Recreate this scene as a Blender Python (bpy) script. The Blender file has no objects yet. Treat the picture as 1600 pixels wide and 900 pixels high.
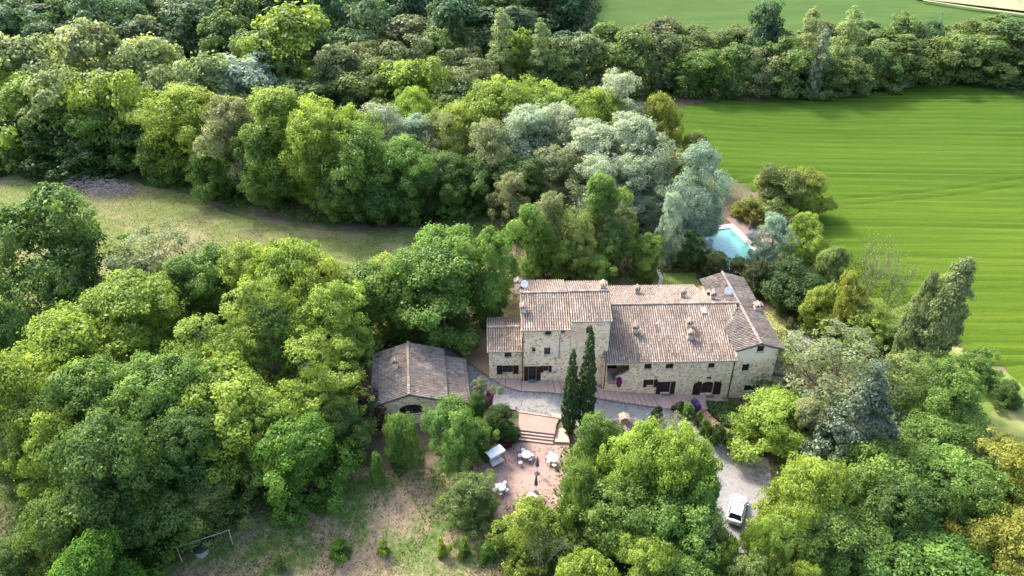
import bpy, bmesh, math, random
import numpy as np
from mathutils import Vector, Matrix
from mathutils.geometry import delaunay_2d_cdt

random.seed(7); rng = np.random.default_rng(7)
SC = bpy.context.scene
COL = SC.collection
R = math.radians

# ------------------------------------------------------------------ camera, sky, sun, exposure
CAM_H, CAM_P, CAM_F = 60.0, R(34.5), 1200.0          # metres, downward pitch, focal length in 1600-px units
cam = bpy.data.cameras.new("camera"); camo = bpy.data.objects.new("camera", cam); COL.objects.link(camo)
camo.location = (0, 0, CAM_H); camo.rotation_euler = (R(90) - CAM_P, 0, 0)
cam.sensor_width = 36.0; cam.lens = CAM_F / 1600 * 36; cam.clip_start = 0.5; cam.clip_end = 5000
SC.camera = camo

SUN_EL, SUN_AZ = R(46), R(-42)                        # sun stands behind the scene, a little to the left
world = bpy.data.worlds.new("World"); SC.world = world; world.use_nodes = True
wn = world.node_tree.nodes; wl = world.node_tree.links
sky = wn.new("ShaderNodeTexSky"); sky.sky_type = 'NISHITA'; sky.sun_disc = False
sky.sun_elevation = SUN_EL; sky.sun_rotation = SUN_AZ
sky.air_density = 1.0; sky.dust_density = 4.0; sky.ozone_density = 1.0
bg = wn["Background"]; bg.inputs[1].default_value = 0.15
wl.new(sky.outputs[0], bg.inputs[0])
sun = bpy.data.lights.new("sun", 'SUN'); sun.energy = 1.6; sun.angle = R(8.0); sun.color = (1.0, 0.94, 0.84)
suno = bpy.data.objects.new("sun", sun); COL.objects.link(suno)
sd = Vector((math.sin(SUN_AZ) * math.cos(SUN_EL), math.cos(SUN_AZ) * math.cos(SUN_EL), math.sin(SUN_EL)))
suno.rotation_euler = sd.to_track_quat('Z', 'Y').to_euler(); suno.location = (-60, 160, 120)
SC.view_settings.view_transform = 'Standard'; SC.view_settings.look = 'None'
SC.view_settings.exposure = 2.4; SC.view_settings.gamma = 1.0; SC.view_settings.use_curve_mapping = False
SC.cycles.use_denoising = True
SC.cycles.max_bounces = 6; SC.cycles.diffuse_bounces = 3; SC.cycles.glossy_bounces = 2
SC.cycles.transmission_bounces = 4; SC.cycles.transparent_max_bounces = 4
SC.cycles.sample_clamp_indirect = 6.0

# ------------------------------------------------------------------ survey helpers (photo pixel -> point on the ground)
cp, sp = math.cos(CAM_P), math.sin(CAM_P)
def ray(px, py):
    a = (px - 800) / CAM_F; b = (py - 450) / CAM_F
    return Vector((a, cp - b * sp, -sp - b * cp))
def atz(px, py, z=0.0):
    d = ray(px, py); t = (z - CAM_H) / d.z
    return Vector((d.x * t, d.y * t, z))
def ss(a, b, x):
    t = min(1.0, max(0.0, (x - a) / (b - a))); return t * t * (3 - 2 * t)
def lin(a, b, x): return min(1.0, max(0.0, (x - a) / (b - a)))
def gz(x, y):
    fade = 1 - ss(112, 160, y)
    z = (-1.6 * lin(4.5, 17, x) - 0.5 * lin(17, 26, x)) * fade
    z += -0.7 * ss(60.6, 58.2, y) - 1.0 * ss(54, 44, y)
    z += 0.10 * max(0.0, y - 178) + 0.0009 * max(0.0, y - 178) ** 2
    z += (0.35 * math.sin(x * 0.045 + 1.3) * math.sin(y * 0.05 + .4) + .15 * math.sin(x * .13) * math.cos(y * .11)) * ss(72, 95, y)
    z += 0.25 * math.sin(x * 0.11 + .7) * ss(12, 26, abs(x)) * (1 - ss(60, 85, y))
    return z
def at(px, py, dz=0.0):
    z = 0.0
    for _ in range(12):
        p = atz(px, py, z); z = 0.5 * z + 0.5 * gz(p.x, p.y)
    p = atz(px, py, z); p.z = gz(p.x, p.y) + dz
    return p
def height_at(p, py):                                 # z reached above ground point p at picture row py
    b = (py - 450) / CAM_F
    return CAM_H + p.y * (-sp - b * cp) / (cp - b * sp)
def ppm(p):                                           # photo pixels per metre at p
    return CAM_F / (p.y * cp + (CAM_H - p.z) * sp)

# ------------------------------------------------------------------ node helpers and materials
def mat(name):
    m = bpy.data.materials.new(name); m.use_nodes = True
    nt = m.node_tree; nt.nodes.clear()
    return m, nt
def N(nt, t, **kw):
    n = nt.nodes.new(t)
    for k, v in kw.items():
        if k.startswith('i_'):
            n.inputs[k[2:].replace('_', ' ')].default_value = v
        else: setattr(n, k, v)
    return n
def ramp(nt, stops, fac):
    n = nt.nodes.new("ShaderNodeValToRGB"); e = n.color_ramp.elements
    while len(e) < len(stops): e.new(0.5)
    for i, (p, c) in enumerate(stops):
        e[i].position = p; e[i].color = (*c, 1)
    nt.links.new(fac, n.inputs[0]); return n.outputs[0]
def mixc(nt, f, a, b, mode='MIX'):
    n = nt.nodes.new("ShaderNodeMix"); n.data_type = 'RGBA'; n.blend_type = mode
    for s, v in ((0, f), (6, a), (7, b)):
        if hasattr(v, 'default_value'): nt.links.new(v, n.inputs[s])
        else: n.inputs[s].default_value = v if s == 0 else (*v, 1)
    return n.outputs[2]
def noise(nt, scale, detail=4, rough=.55, vec=None, dist=0.0):
    n = N(nt, "ShaderNodeTexNoise"); n.inputs['Scale'].default_value = scale
    n.inputs['Detail'].default_value = detail; n.inputs['Roughness'].default_value = rough
    n.inputs['Distortion'].default_value = dist
    if vec is not None: nt.links.new(vec, n.inputs['Vector'])
    return n.outputs[0]
def coords(nt, scale=(1, 1, 1)):
    g = nt.nodes.new("ShaderNodeNewGeometry"); mp = nt.nodes.new("ShaderNodeMapping")
    mp.inputs['Scale'].default_value = scale
    nt.links.new(g.outputs['Position'], mp.inputs[0]); return mp.outputs[0]
def math_(nt, op, a, b=None, clamp=False):
    n = nt.nodes.new("ShaderNodeMath"); n.operation = op; n.use_clamp = clamp
    for s, v in ((0, a), (1, b)):
        if v is None: continue
        if hasattr(v, 'default_value'): nt.links.new(v, n.inputs[s])
        else: n.inputs[s].default_value = v
    return n.outputs[0]
def finish(nt, col, rough=.85, spec=.25, bump=None, bs=.4, bd=.03, metal=0):
    b = nt.nodes.new("ShaderNodeBsdfPrincipled"); o = nt.nodes.new("ShaderNodeOutputMaterial")
    if hasattr(col, 'default_value'): nt.links.new(col, b.inputs['Base Color'])
    else: b.inputs['Base Color'].default_value = (*col, 1)
    b.inputs['Roughness'].default_value = rough; b.inputs['Specular IOR Level'].default_value = spec
    b.inputs['Metallic'].default_value = metal
    if bump is not None:
        bn = nt.nodes.new("ShaderNodeBump"); bn.inputs['Strength'].default_value = bs; bn.inputs['Distance'].default_value = bd
        nt.links.new(bump, bn.inputs['Height']); nt.links.new(bn.outputs[0], b.inputs['Normal'])
    nt.links.new(b.outputs[0], o.inputs[0]); return b
M = {}
def simple(name, col, rough=.7, spec=.3, var=.25, sc=3.0, metal=0):
    m, nt = mat(name); v = noise(nt, sc, 5, .6, coords(nt))
    c = ramp(nt, [(.3, tuple(x * (1 - var) for x in col)), (.7, tuple(min(1, x * (1 + var)) for x in col))], v)
    finish(nt, c, rough, spec, v, .2, .01, metal); M[name] = m; return m
for nm, c, r, s, va in [('wood_dark', (.030, .014, .010), .6, .3, .3), ('frame_brown', (.055, .028, .018), .6, .3, .3), ('chimney_render', (.44, .36, .27), .9, .1, .15), ('white_paint', (.60, .60, .585), .5, .4, .06),
        ('iron', (.03, .03, .032), .5, .4, .2), ('plaster', (.66, .55, .42), .9, .1, .12), ('canopy_white', (.60, .605, .60), .8, .2, .06),
        ('cushion_white', (.56, .54, .51), .8, .2, .08), ('parasol_grey', (.15, .125, .12), .85, .1, .2), ('pot_red', (.14, .055, .04), .7, .2, .3),
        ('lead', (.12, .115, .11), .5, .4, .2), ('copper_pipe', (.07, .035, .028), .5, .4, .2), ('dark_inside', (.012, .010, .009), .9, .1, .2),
        ('wood_grey', (.30, .28, .26), .85, .1, .25), ('barrel_green', (.012, .03, .022), .6, .3, .2), ('concrete', (.22, .21, .195), .9, .1, .15),
        ('tyre', (.02, .02, .02), .8, .2, .2), ('sling_blue', (.06, .07, .11), .8, .1, .2), ('skylight', (.62, .64, .66), .2, .5, .05),
        ('pale_stone', (.36, .345, .32), .8, .2, .15), ('tile_orange', (.42, .29, .19), .85, .1, .3), ('tile_cap', (.28, .22, .18), .85, .1, .3)]:
    simple(nm, c, r, s, va)
def m_glass():
    m, nt = mat('window_glass'); finish(nt, (.015, .017, .02), .08, .6); M['glass'] = m
    m, nt = mat('car_glass'); finish(nt, (.01, .012, .014), .05, .6); M['car_glass'] = m
    m, nt = mat('car_paint'); b = finish(nt, (.56, .575, .57), .3, .5); b.inputs['Coat Weight'].default_value = .6; M['car_paint'] = m
    m, nt = mat('lamp_lens'); finish(nt, (.5, .5, .5), .1, .6); M['lamp'] = m
    m, nt = mat('tail_lamp'); finish(nt, (.25, .02, .02), .2, .5); M['tail'] = m
m_glass()
def m_stone(key='stone', plaster_z=None):
    m, nt = mat('rubble_stone_wall'); v = coords(nt, (1, 1, 1.35))
    big = noise(nt, .45, 3, .5, v); fine = noise(nt, 9, 4, .65, v)
    wv = N(nt, "ShaderNodeTexNoise"); wv.inputs['Scale'].default_value = 2.2; nt.links.new(v, wv.inputs['Vector'])
    vv = mixc(nt, .12, v, wv.outputs[1])
    vo = N(nt, "ShaderNodeTexVoronoi"); vo.inputs['Scale'].default_value = 3.4; nt.links.new(vv, vo.inputs['Vector'])
    ve = N(nt, "ShaderNodeTexVoronoi", feature='DISTANCE_TO_EDGE'); ve.inputs['Scale'].default_value = 3.4; nt.links.new(vv, ve.inputs['Vector'])
    sep = N(nt, "ShaderNodeSeparateColor"); nt.links.new(vo.outputs['Color'], sep.inputs[0])
    stone = ramp(nt, [(0, (.40, .295, .185)), (.18, (.62, .46, .285)), (.42, (.73, .565, .36)), (.7, (.79, .62, .40)), (.88, (.60, .40, .26)), (1, (.46, .37, .29))], sep.outputs[0])
    mort = ramp(nt, [(.35, (.73, .58, .385)), (.65, (.82, .67, .465))], fine)
    edge = ramp(nt, [(.02, (1, 1, 1)), (.09, (0, 0, 0))], ve.outputs['Distance'])
    c = mixc(nt, edge, stone, mort)
    pit = math_(nt, 'MULTIPLY', ramp(nt, [(.84, (0, 0, 0)), (.90, (1, 1, 1))], sep.outputs[1]), ramp(nt, [(.07, (0, 0, 0)), (.14, (1, 1, 1))], ve.outputs['Distance']))
    c = mixc(nt, math_(nt, 'MULTIPLY', pit, .55), c, (.13, .11, .09))
    c = mixc(nt, ramp(nt, [(.56, (0, 0, 0)), (.66, (.65, .65, .65))], big), c, (.60, .40, .27))
    c = mixc(nt, ramp(nt, [(.32, (.6, .6, .6)), (.40, (0, 0, 0))], big), c, (.70, .60, .46))
    h = math_(nt, 'SUBTRACT', math_(nt, 'MULTIPLY', fine, .5), math_(nt, 'MULTIPLY', pit, .8))
    if plaster_z is not None:                          # upper part of the gable is rendered smooth
        sx = N(nt, "ShaderNodeSeparateXYZ"); nt.links.new(coords(nt), sx.inputs[0])
        e = math_(nt, 'ADD', sx.outputs[2], math_(nt, 'MULTIPLY', math_(nt, 'SUBTRACT', big, .5), 3.0))
        k = N(nt, "ShaderNodeMapRange"); nt.links.new(e, k.inputs[0]); k.inputs[1].default_value = plaster_z - .5; k.inputs[2].default_value = plaster_z + .4
        c = mixc(nt, math_(nt, 'MULTIPLY', k.outputs[0], .9), c, ramp(nt, [(.3, (.72, .60, .41)), (.7, (.80, .68, .49))], fine))
    finish(nt, c, .92, .1, h, .6, .05); M[key] = m
m_stone(); m_stone('wing_stone', 3.2)
def m_tile():
    m, nt = mat('old_clay_tile')
    a = N(nt, "ShaderNodeAttribute", attribute_name='rnd')
    c = ramp(nt, [(0, (.078, .064, .055)), (.16, (.120, .095, .078)), (.34, (.170, .138, .112)), (.5, (.205, .174, .146)), (.66, (.172, .118, .088)), (.82, (.275, .250, .215)), (1, (.125, .108, .095))], a.outputs['Fac'])
    v = coords(nt); n1 = noise(nt, .35, 4, .6, v); n2 = noise(nt, 7, 4, .65, v)
    c = mixc(nt, ramp(nt, [(.5, (0, 0, 0)), (.72, (.6, .6, .6))], n1), c, (.10, .09, .082))
    c = mixc(nt, ramp(nt, [(.56, (0, 0, 0)), (.7, (.7, .7, .7))], n2), c, (.235, .22, .195))
    finish(nt, c, .9, .12, n2, .3, .01); M['tile'] = m
    m, nt = mat('roof_bed'); c = ramp(nt, [(.3, (.075, .058, .05)), (.7, (.14, .105, .09))], noise(nt, 2, 4, .6, coords(nt))); finish(nt, c, .95, .05); M['bed'] = m
m_tile()
def m_ground():
    v = None
    # woodland floor
    m, nt = mat('woodland_floor'); v = coords(nt)
    a = noise(nt, .12, 5, .6, v); b = noise(nt, 1.6, 5, .7, v)
    c = mixc(nt, ramp(nt, [(.42, (0, 0, 0)), (.58, (1, 1, 1))], a), ramp(nt, [(.3, (.085, .062, .042)), (.7, (.15, .115, .08))], b), ramp(nt, [(.3, (.030, .052, .014)), (.7, (.065, .085, .028))], b))
    finish(nt, c, .95, .1, b, .6, .15); M['floor'] = m
    # dry mown grass
    m, nt = mat('dry_meadow_grass'); v = coords(nt); vs = coords(nt, (.35, 1.2, 1))
    a = noise(nt, .085, 5, .62, v); b = noise(nt, .9, 6, .72, v); s = noise(nt, .5, 5, .7, vs, 1.0); d = noise(nt, 5, 4, .7, v)
    g = ramp(nt, [(.25, (.058, .080, .020)), (.5, (.092, .114, .033)), (.75, (.14, .15, .050))], b)
    dry = ramp(nt, [(.3, (.138, .120, .064)), (.7, (.200, .176, .098))], b)
    f = math_(nt, 'ADD', math_(nt, 'MULTIPLY', a, .6), math_(nt, 'MULTIPLY', s, .4))
    c = mixc(nt, ramp(nt, [(.47, (0, 0, 0)), (.60, (1, 1, 1))], f), g, dry)
    c = mixc(nt, ramp(nt, [(.4, (0, 0, 0)), (.8, (.4, .4, .4))], d), c, (.07, .07, .025))
    finish(nt, c, .95, .1, d, .5, .08); M['meadow'] = m
    # patchy lawn
    m, nt = mat('patchy_lawn'); v = coords(nt)
    a = noise(nt, .16, 6, .62, v, .6); b = noise(nt, 1.3, 6, .75, v); d = noise(nt, 7, 4, .7, v)
    g = ramp(nt, [(.25, (.035, .070, .014)), (.5, (.065, .110, .024)), (.8, (.12, .15, .04))], b)
    dirt = ramp(nt, [(.25, (.135, .098, .06)), (.55, (.215, .16, .105)), (.8, (.30, .235, .155))], b)
    f = math_(nt, 'ADD', math_(nt, 'MULTIPLY', a, .68), math_(nt, 'MULTIPLY', b, .32))
    c = mixc(nt, ramp(nt, [(.435, (0, 0, 0)), (.55, (1, 1, 1))], f), g, dirt)
    c = mixc(nt, ramp(nt, [(.45, (0, 0, 0)), (.8, (.5, .5, .5))], d), c, (.06, .042, .025))
    finish(nt, c, .95, .1, d, .6, .08); M['lawn'] = m
    # young wheat
    m, nt = mat('young_wheat'); v = coords(nt); vr = coords(nt, (.022, .95, .3)); vd = coords(nt, (.16, 2.2, 1))
    a = noise(nt, .02, 3, .5, v); r_ = noise(nt, 1.0, 6, .75, vr, .12); d = noise(nt, 1.7, 5, .75, v); e = noise(nt, 1.0, 5, .75, vd, .5)
    at_ = N(nt, "ShaderNodeAttribute", attribute_name='row')
    sx = N(nt, "ShaderNodeSeparateXYZ"); nt.links.new(v, sx.inputs[0]); k = N(nt, "ShaderNodeMapRange"); nt.links.new(sx.outputs[1], k.inputs[0]); k.inputs[1].default_value = 150; k.inputs[2].default_value = 70
    near = ramp(nt, [(.3, (.038, .070, .007)), (.52, (.064, .098, .009)), (.75, (.092, .125, .012))], r_)
    far_ = ramp(nt, [(.3, (.027, .060, .008)), (.52, (.044, .082, .011)), (.75, (.066, .106, .014))], r_)   # the crop is greener towards the stream
    g = mixc(nt, math_(nt, 'ADD', k.outputs[0], math_(nt, 'MULTIPLY', math_(nt, 'SUBTRACT', a, .5), .9), True), far_, near)
    g = mixc(nt, math_(nt, 'MULTIPLY', at_.outputs['Fac'], .6), g, (.017, .042, .005))
    g = mixc(nt, ramp(nt, [(.48, (0, 0, 0)), (.72, (.45, .45, .45))], e), g, (.024, .054, .005))
    g = mixc(nt, ramp(nt, [(.45, (0, 0, 0)), (.8, (.35, .35, .35))], d), g, (.028, .06, .005))
    finish(nt, g, 1.0, .03, d, .6, .2); M['wheat'] = m
    m, nt = mat('far_wheat'); vr = coords(nt, (.05, .35, .3)); r_ = noise(nt, 1.0, 6, .7, vr, .4)
    finish(nt, ramp(nt, [(.3, (.034, .068, .015)), (.7, (.056, .096, .021))], r_), .9, .1); M['wheat_far'] = m
    m, nt = mat('pale_stubble'); finish(nt, ramp(nt, [(.3, (.17, .17, .095)), (.7, (.24, .235, .14))], noise(nt, .3, 5, .7, coords(nt))), .95, .1); M['stubble'] = m
    m, nt = mat('grass_verge'); v = coords(nt); b = noise(nt, .7, 6, .7, v); a = noise(nt, .15, 4, .6, v)
    c = mixc(nt, ramp(nt, [(.45, (0, 0, 0)), (.62, (1, 1, 1))], a), ramp(nt, [(.3, (.07, .115, .022)), (.7, (.14, .18, .04))], b), ramp(nt, [(.3, (.17, .17, .06)), (.7, (.25, .23, .10))], b))
    finish(nt, c, .95, .1, b, .5, .08); M['verge'] = m
    # gravel drive
    m, nt = mat('pale_gravel'); v = coords(nt); a = noise(nt, .22, 5, .6, v); b = noise(nt, 14, 3, .7, v); d = noise(nt, 2.2, 5, .7, v)
    c = ramp(nt, [(.28, (.150, .145, .142)), (.5, (.205, .200, .198)), (.72, (.250, .244, .242))], d); c = mixc(nt, ramp(nt, [(.45, (0, 0, 0)), (.7, (.75, .75, .75))], a), c, (.19, .165, .152))
    c = mixc(nt, ramp(nt, [(.35, (.35, .35, .35)), (.5, (0, 0, 0))], b), c, (.10, .097, .097))
    finish(nt, c, .95, .1, b, .5, .02); M['gravel'] = m
    # terracotta paving
    for nm, base in (('terracotta', (.36, .25, .20)), ('patio_brick', (.255, .175, .145)), ('coping', (.27, .175, .115)), ('kerb_brick', (.19, .135, .115))):
        m, nt = mat(nm); v = coords(nt); a = noise(nt, .5, 5, .65, v); b = noise(nt, 6, 4, .7, v)
        br = N(nt, "ShaderNodeTexBrick"); br.inputs['Scale'].default_value = 3.0; br.inputs['Mortar Size'].default_value = .012
        br.inputs['Color1'].default_value = (*base, 1); br.inputs['Color2'].default_value = (*[x * .82 for x in base], 1)
        br.inputs['Mortar'].default_value = (*[x * .7 for x in base], 1)
        nt.links.new(v, br.inputs['Vector'])
        c = mixc(nt, ramp(nt, [(.35, (.55, .55, .55)), (.65, (0, 0, 0))], a), br.outputs[0], tuple(min(1, x * 1.22) for x in base))
        c = mixc(nt, ramp(nt, [(.55, (0, 0, 0)), (.75, (.6, .6, .6))], b), c, tuple(x * .62 for x in base))
        finish(nt, c, .9, .15, b, .35, .02); M[nm] = m
    m, nt = mat('pool_water'); v = coords(nt); b = noise(nt, 1.5, 3, .6, v)
    p = finish(nt, ramp(nt, [(.3, (.060, .20, .185)), (.7, (.09, .25, .23))], b), .06, .5, b, .15, .05); M['water'] = m
m_ground()
def m_leaf(name, trans=.38, gloss=.5):
    m, nt = mat(name)
    oi = nt.nodes.new("ShaderNodeObjectInfo"); a = N(nt, "ShaderNodeAttribute", attribute_name='rnd')
    hsv = N(nt, "ShaderNodeHueSaturation")
    nt.links.new(oi.outputs['Color'], hsv.inputs['Color'])
    mr = N(nt, "ShaderNodeMapRange"); nt.links.new(a.outputs['Fac'], mr.inputs[0]); mr.inputs[3].default_value = .55; mr.inputs[4].default_value = 1.5
    nt.links.new(mr.outputs[0], hsv.inputs['Value'])
    mh = N(nt, "ShaderNodeMapRange"); nt.links.new(a.outputs['Fac'], mh.inputs[0]); mh.inputs[3].default_value = .515; mh.inputs[4].default_value = .488
    nt.links.new(mh.outputs[0], hsv.inputs['Hue'])
    b = N(nt, "ShaderNodeBsdfPrincipled"); b.inputs['Roughness'].default_value = gloss; b.inputs['Specular IOR Level'].default_value = .22
    nt.links.new(hsv.outputs[0], b.inputs['Base Color'])
    t = N(nt, "ShaderNodeBsdfTranslucent"); nt.links.new(mixc(nt, .35, hsv.outputs[0], (.9, 1.0, .15), 'SOFT_LIGHT'), t.inputs[0])
    mx = N(nt, "ShaderNodeMixShader"); mx.inputs[0].default_value = trans
    nt.links.new(b.outputs[0], mx.inputs[1]); nt.links.new(t.outputs[0], mx.inputs[2])
    o = N(nt, "ShaderNodeOutputMaterial"); nt.links.new(mx.outputs[0], o.inputs[0]); M[name] = m
m_leaf('leaf', .5); m_leaf('leaf_dense', .2, .55); m_leaf('petal', .45, .7)
def m_bark():
    for nm, c0, c1 in (('bark', (.045, .034, .026), (.13, .105, .085)), ('bark_pale', (.20, .175, .15), (.36, .33, .29)), ('bark_mid', (.09, .075, .062), (.19, .165, .14))):
        m, nt = mat(nm); v = noise(nt, 3, 5, .7, coords(nt, (2, 2, .5))); finish(nt, ramp(nt, [(.3, c0), (.7, c1)], v), .95, .1, v, .6, .05); M[nm] = m
m_bark()

# ------------------------------------------------------------------ mesh helpers
def link(name, me, material=None, parent=None, label=None, cat=None, group=None, kind=None, loc=None, world=True):
    if material is not None and not me.materials: me.materials.append(M[material] if isinstance(material, str) else material)
    o = bpy.data.objects.new(name, me); COL.objects.link(o)
    if parent is not None:
        o.parent = parent
        if world:                                     # mesh is in world coordinates
            q = parent; off = Vector((0, 0, 0))
            while q is not None: off += Vector(q.location); q = q.parent
            o.location = -off
    if loc is not None: o.location = loc
    tag(o, label, cat, group, kind); return o
def tag(o, label=None, cat=None, group=None, kind=None):
    if label: o['label'] = label
    if cat: o['category'] = cat
    if group: o['group'] = group
    if kind: o['kind'] = kind
    return o
def empty(name, loc, label, cat, group=None, rz=0):
    o = bpy.data.objects.new(name, None); COL.objects.link(o); o.location = loc; o.rotation_euler.z = rz
    o.empty_display_size = .3
    return tag(o, label, cat, group)
def arrays_mesh(name, V, F, rnd=None, attr='rnd', smooth=False):     # V (n,3), F (m,k) numpy
    V = np.asarray(V, np.float32); F = np.asarray(F, np.int32); k = F.shape[1]
    me = bpy.data.meshes.new(name); me.vertices.add(len(V)); me.vertices.foreach_set('co', V.ravel())
    me.loops.add(F.size); me.loops.foreach_set('vertex_index', F.ravel())
    me.polygons.add(len(F)); me.polygons.foreach_set('loop_start', np.arange(0, F.size, k, dtype=np.int32))
    if rnd is not None:
        at_ = me.attributes.new(attr, 'FLOAT', 'FACE'); at_.data.foreach_set('value', np.asarray(rnd, np.float32))
    me.update(calc_edges=True)
    if smooth: me.polygons.foreach_set('use_smooth', np.ones(len(F), bool))
    return me
class MB:
    def __init__(s): s.v = []; s.f = []; s.r = []
    def add(s, vs, fs, r=0.5):
        o = len(s.v); s.v += [tuple(v) for v in vs]; s.f += [tuple(i + o for i in f) for f in fs]; s.r += [r] * len(fs)
    def box(s, c, d, m=None, r=.5):
        x, y, z = d[0] / 2, d[1] / 2, d[2] / 2
        vs = [Vector((a, b, e)) for e in (-z, z) for b in (-y, y) for a in (-x, x)]
        vs = [(m @ v if m is not None else v) + Vector(c) for v in vs]
        s.add(vs, [(0, 2, 3, 1), (4, 5, 7, 6), (0, 1, 5, 4), (2, 6, 7, 3), (1, 3, 7, 5), (0, 4, 6, 2)], r)
    def tube(s, pts, rad, n=6, r=.5, cap=True):
        rings = []
        for i, p in enumerate(pts):
            p = Vector(p); a = Vector(pts[max(0, i - 1)]); b = Vector(pts[min(len(pts) - 1, i + 1)])
            t = (b - a).normalized() if (b - a).length > 1e-6 else Vector((0, 0, 1))
            u = t.orthogonal().normalized() if abs(t.z) > .95 else t.cross(Vector((0, 0, 1))).normalized(); w = t.cross(u)
            rr = rad[i] if hasattr(rad, '__len__') else rad
            rings.append([p + (u * math.cos(2 * math.pi * k / n) + w * math.sin(2 * math.pi * k / n)) * rr for k in range(n)])
        vs = [q for g in rings for q in g]; fs = []
        for i in range(len(rings) - 1):
            for k in range(n):
                fs.append((i * n + k, i * n + (k + 1) % n, (i + 1) * n + (k + 1) % n, (i + 1) * n + k))
        if cap: fs.append(tuple(range(n))[::-1]); fs.append(tuple((len(rings) - 1) * n + k for k in range(n)))
        s.add(vs, fs, r)
    def lathe(s, prof, n=20, c=(0, 0, 0), r=.5):
        vs = [(c[0] + q * math.cos(2 * math.pi * k / n), c[1] + q * math.sin(2 * math.pi * k / n), c[2] + z) for q, z in prof for k in range(n)]
        fs = [(i * n + k, i * n + (k + 1) % n, (i + 1) * n + (k + 1) % n, (i + 1) * n + k) for i in range(len(prof) - 1) for k in range(n)]
        s.add(vs, fs, r)
    def prism(s, poly, z0, z1, r=.5):                 # poly: list of (x,y)
        n = len(poly); vs = [(x, y, z0) for x, y in poly] + [(x, y, z1) for x, y in poly]
        s.add(vs, [tuple(range(n))[::-1], tuple(range(n, 2 * n))] + [(i, (i + 1) % n, (i + 1) % n + n, i + n) for i in range(n)], r)
    def mesh(s, name, smooth=False):
        me = bpy.data.meshes.new(name); me.from_pydata(s.v, [], s.f)
        a = me.attributes.new('rnd', 'FLOAT', 'FACE'); a.data.foreach_set('value', s.r)
        if smooth: me.polygons.foreach_set('use_smooth', [True] * len(s.f))
        me.update(); return me
    def build(s, name, material, parent=None, smooth=False, **kw): return link(name, s.mesh(name, smooth), material, parent, **kw)
def inpoly(x, y, poly):
    c = False; n = len(poly); j = n - 1
    for i in range(n):
        xi, yi = poly[i]; xj, yj = poly[j]
        if (yi > y) != (yj > y) and x < (xj - xi) * (y - yi) / (yj - yi) + xi: c = not c
        j = i
    return c
def smooth_poly(poly, step, jit):
    out = []
    for i in range(len(poly)):
        a = Vector(poly[i][:2]); b = Vector(poly[(i + 1) % len(poly)][:2]); n = max(1, int((b - a).length / step))
        for k in range(n):
            q = a + (b - a) * (k / n); out.append((q.x + random.uniform(-jit, jit), q.y + random.uniform(-jit, jit)))
    return out
def sheet(name, poly, step, off, material, jit=.0, edge=None, **kw):  # ground-following sheet inside a plan polygon
    P = smooth_poly(poly, edge or step, jit)
    xs = [p[0] for p in P]; ys = [p[1] for p in P]; vs = [Vector(p) for p in P]; n = len(vs)
    x = min(xs) + step / 2
    while x < max(xs):
        y = min(ys) + step / 2
        while y < max(ys):
            if inpoly(x, y, P): vs.append(Vector((x + random.uniform(-.1, .1) * step, y + random.uniform(-.1, .1) * step)))
            y += step
        x += step
    r = delaunay_2d_cdt(vs, [(i, (i + 1) % n) for i in range(n)], [], 1, 1e-4)
    me = bpy.data.meshes.new(name); me.from_pydata([(p.x, p.y, gz(p.x, p.y) + off) for p in r[0]], [], [tuple(f) for f in r[2]])
    for p in me.polygons:
        if p.normal.z < 0: p.flip()
    me.polygons.foreach_set('use_smooth', [True] * len(me.polygons)); me.update()
    return link(name, me, material, kind='structure', **kw)
def pix(pts): return [tuple(at(*p)[:2]) for p in pts]

# ------------------------------------------------------------------ terrain
def terrain():
    xs = np.concatenate([np.linspace(-900, -180, 19)[:-1], np.linspace(-180, 200, 120), np.linspace(200, 900, 19)[1:]])
    ys = np.concatenate([np.linspace(-300, 10, 14)[:-1], np.linspace(10, 130, 81), np.linspace(130, 330, 41)[1:], np.linspace(330, 1500, 24)[1:]])
    V = [(x, y, gz(x, min(y, 420))) for y in ys for x in xs]; w = len(xs)
    F = [(j * w + i, j * w + i + 1, (j + 1) * w + i + 1, (j + 1) * w + i) for j in range(len(ys) - 1) for i in range(w - 1)]
    V = np.array(V); V[:, 2] -= .12
    link('ground', arrays_mesh('ground', V, F, smooth=True), 'floor', kind='structure', label='woodland floor and ground between the trees')
terrain()
FIELD = pix([(1020, 168), (1120, 158), (1250, 156), (1330, 150), (1400, 137), (1460, 128), (1530, 133), (1600, 150), (1760, 180), (1900, 620), (1640, 640), (1597, 612), (1560, 575), (1500, 545), (1450, 530), (1395, 490), (1340, 455), (1280, 405), (1240, 345), (1160, 285), (1070, 250), (1030, 205)])
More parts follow.
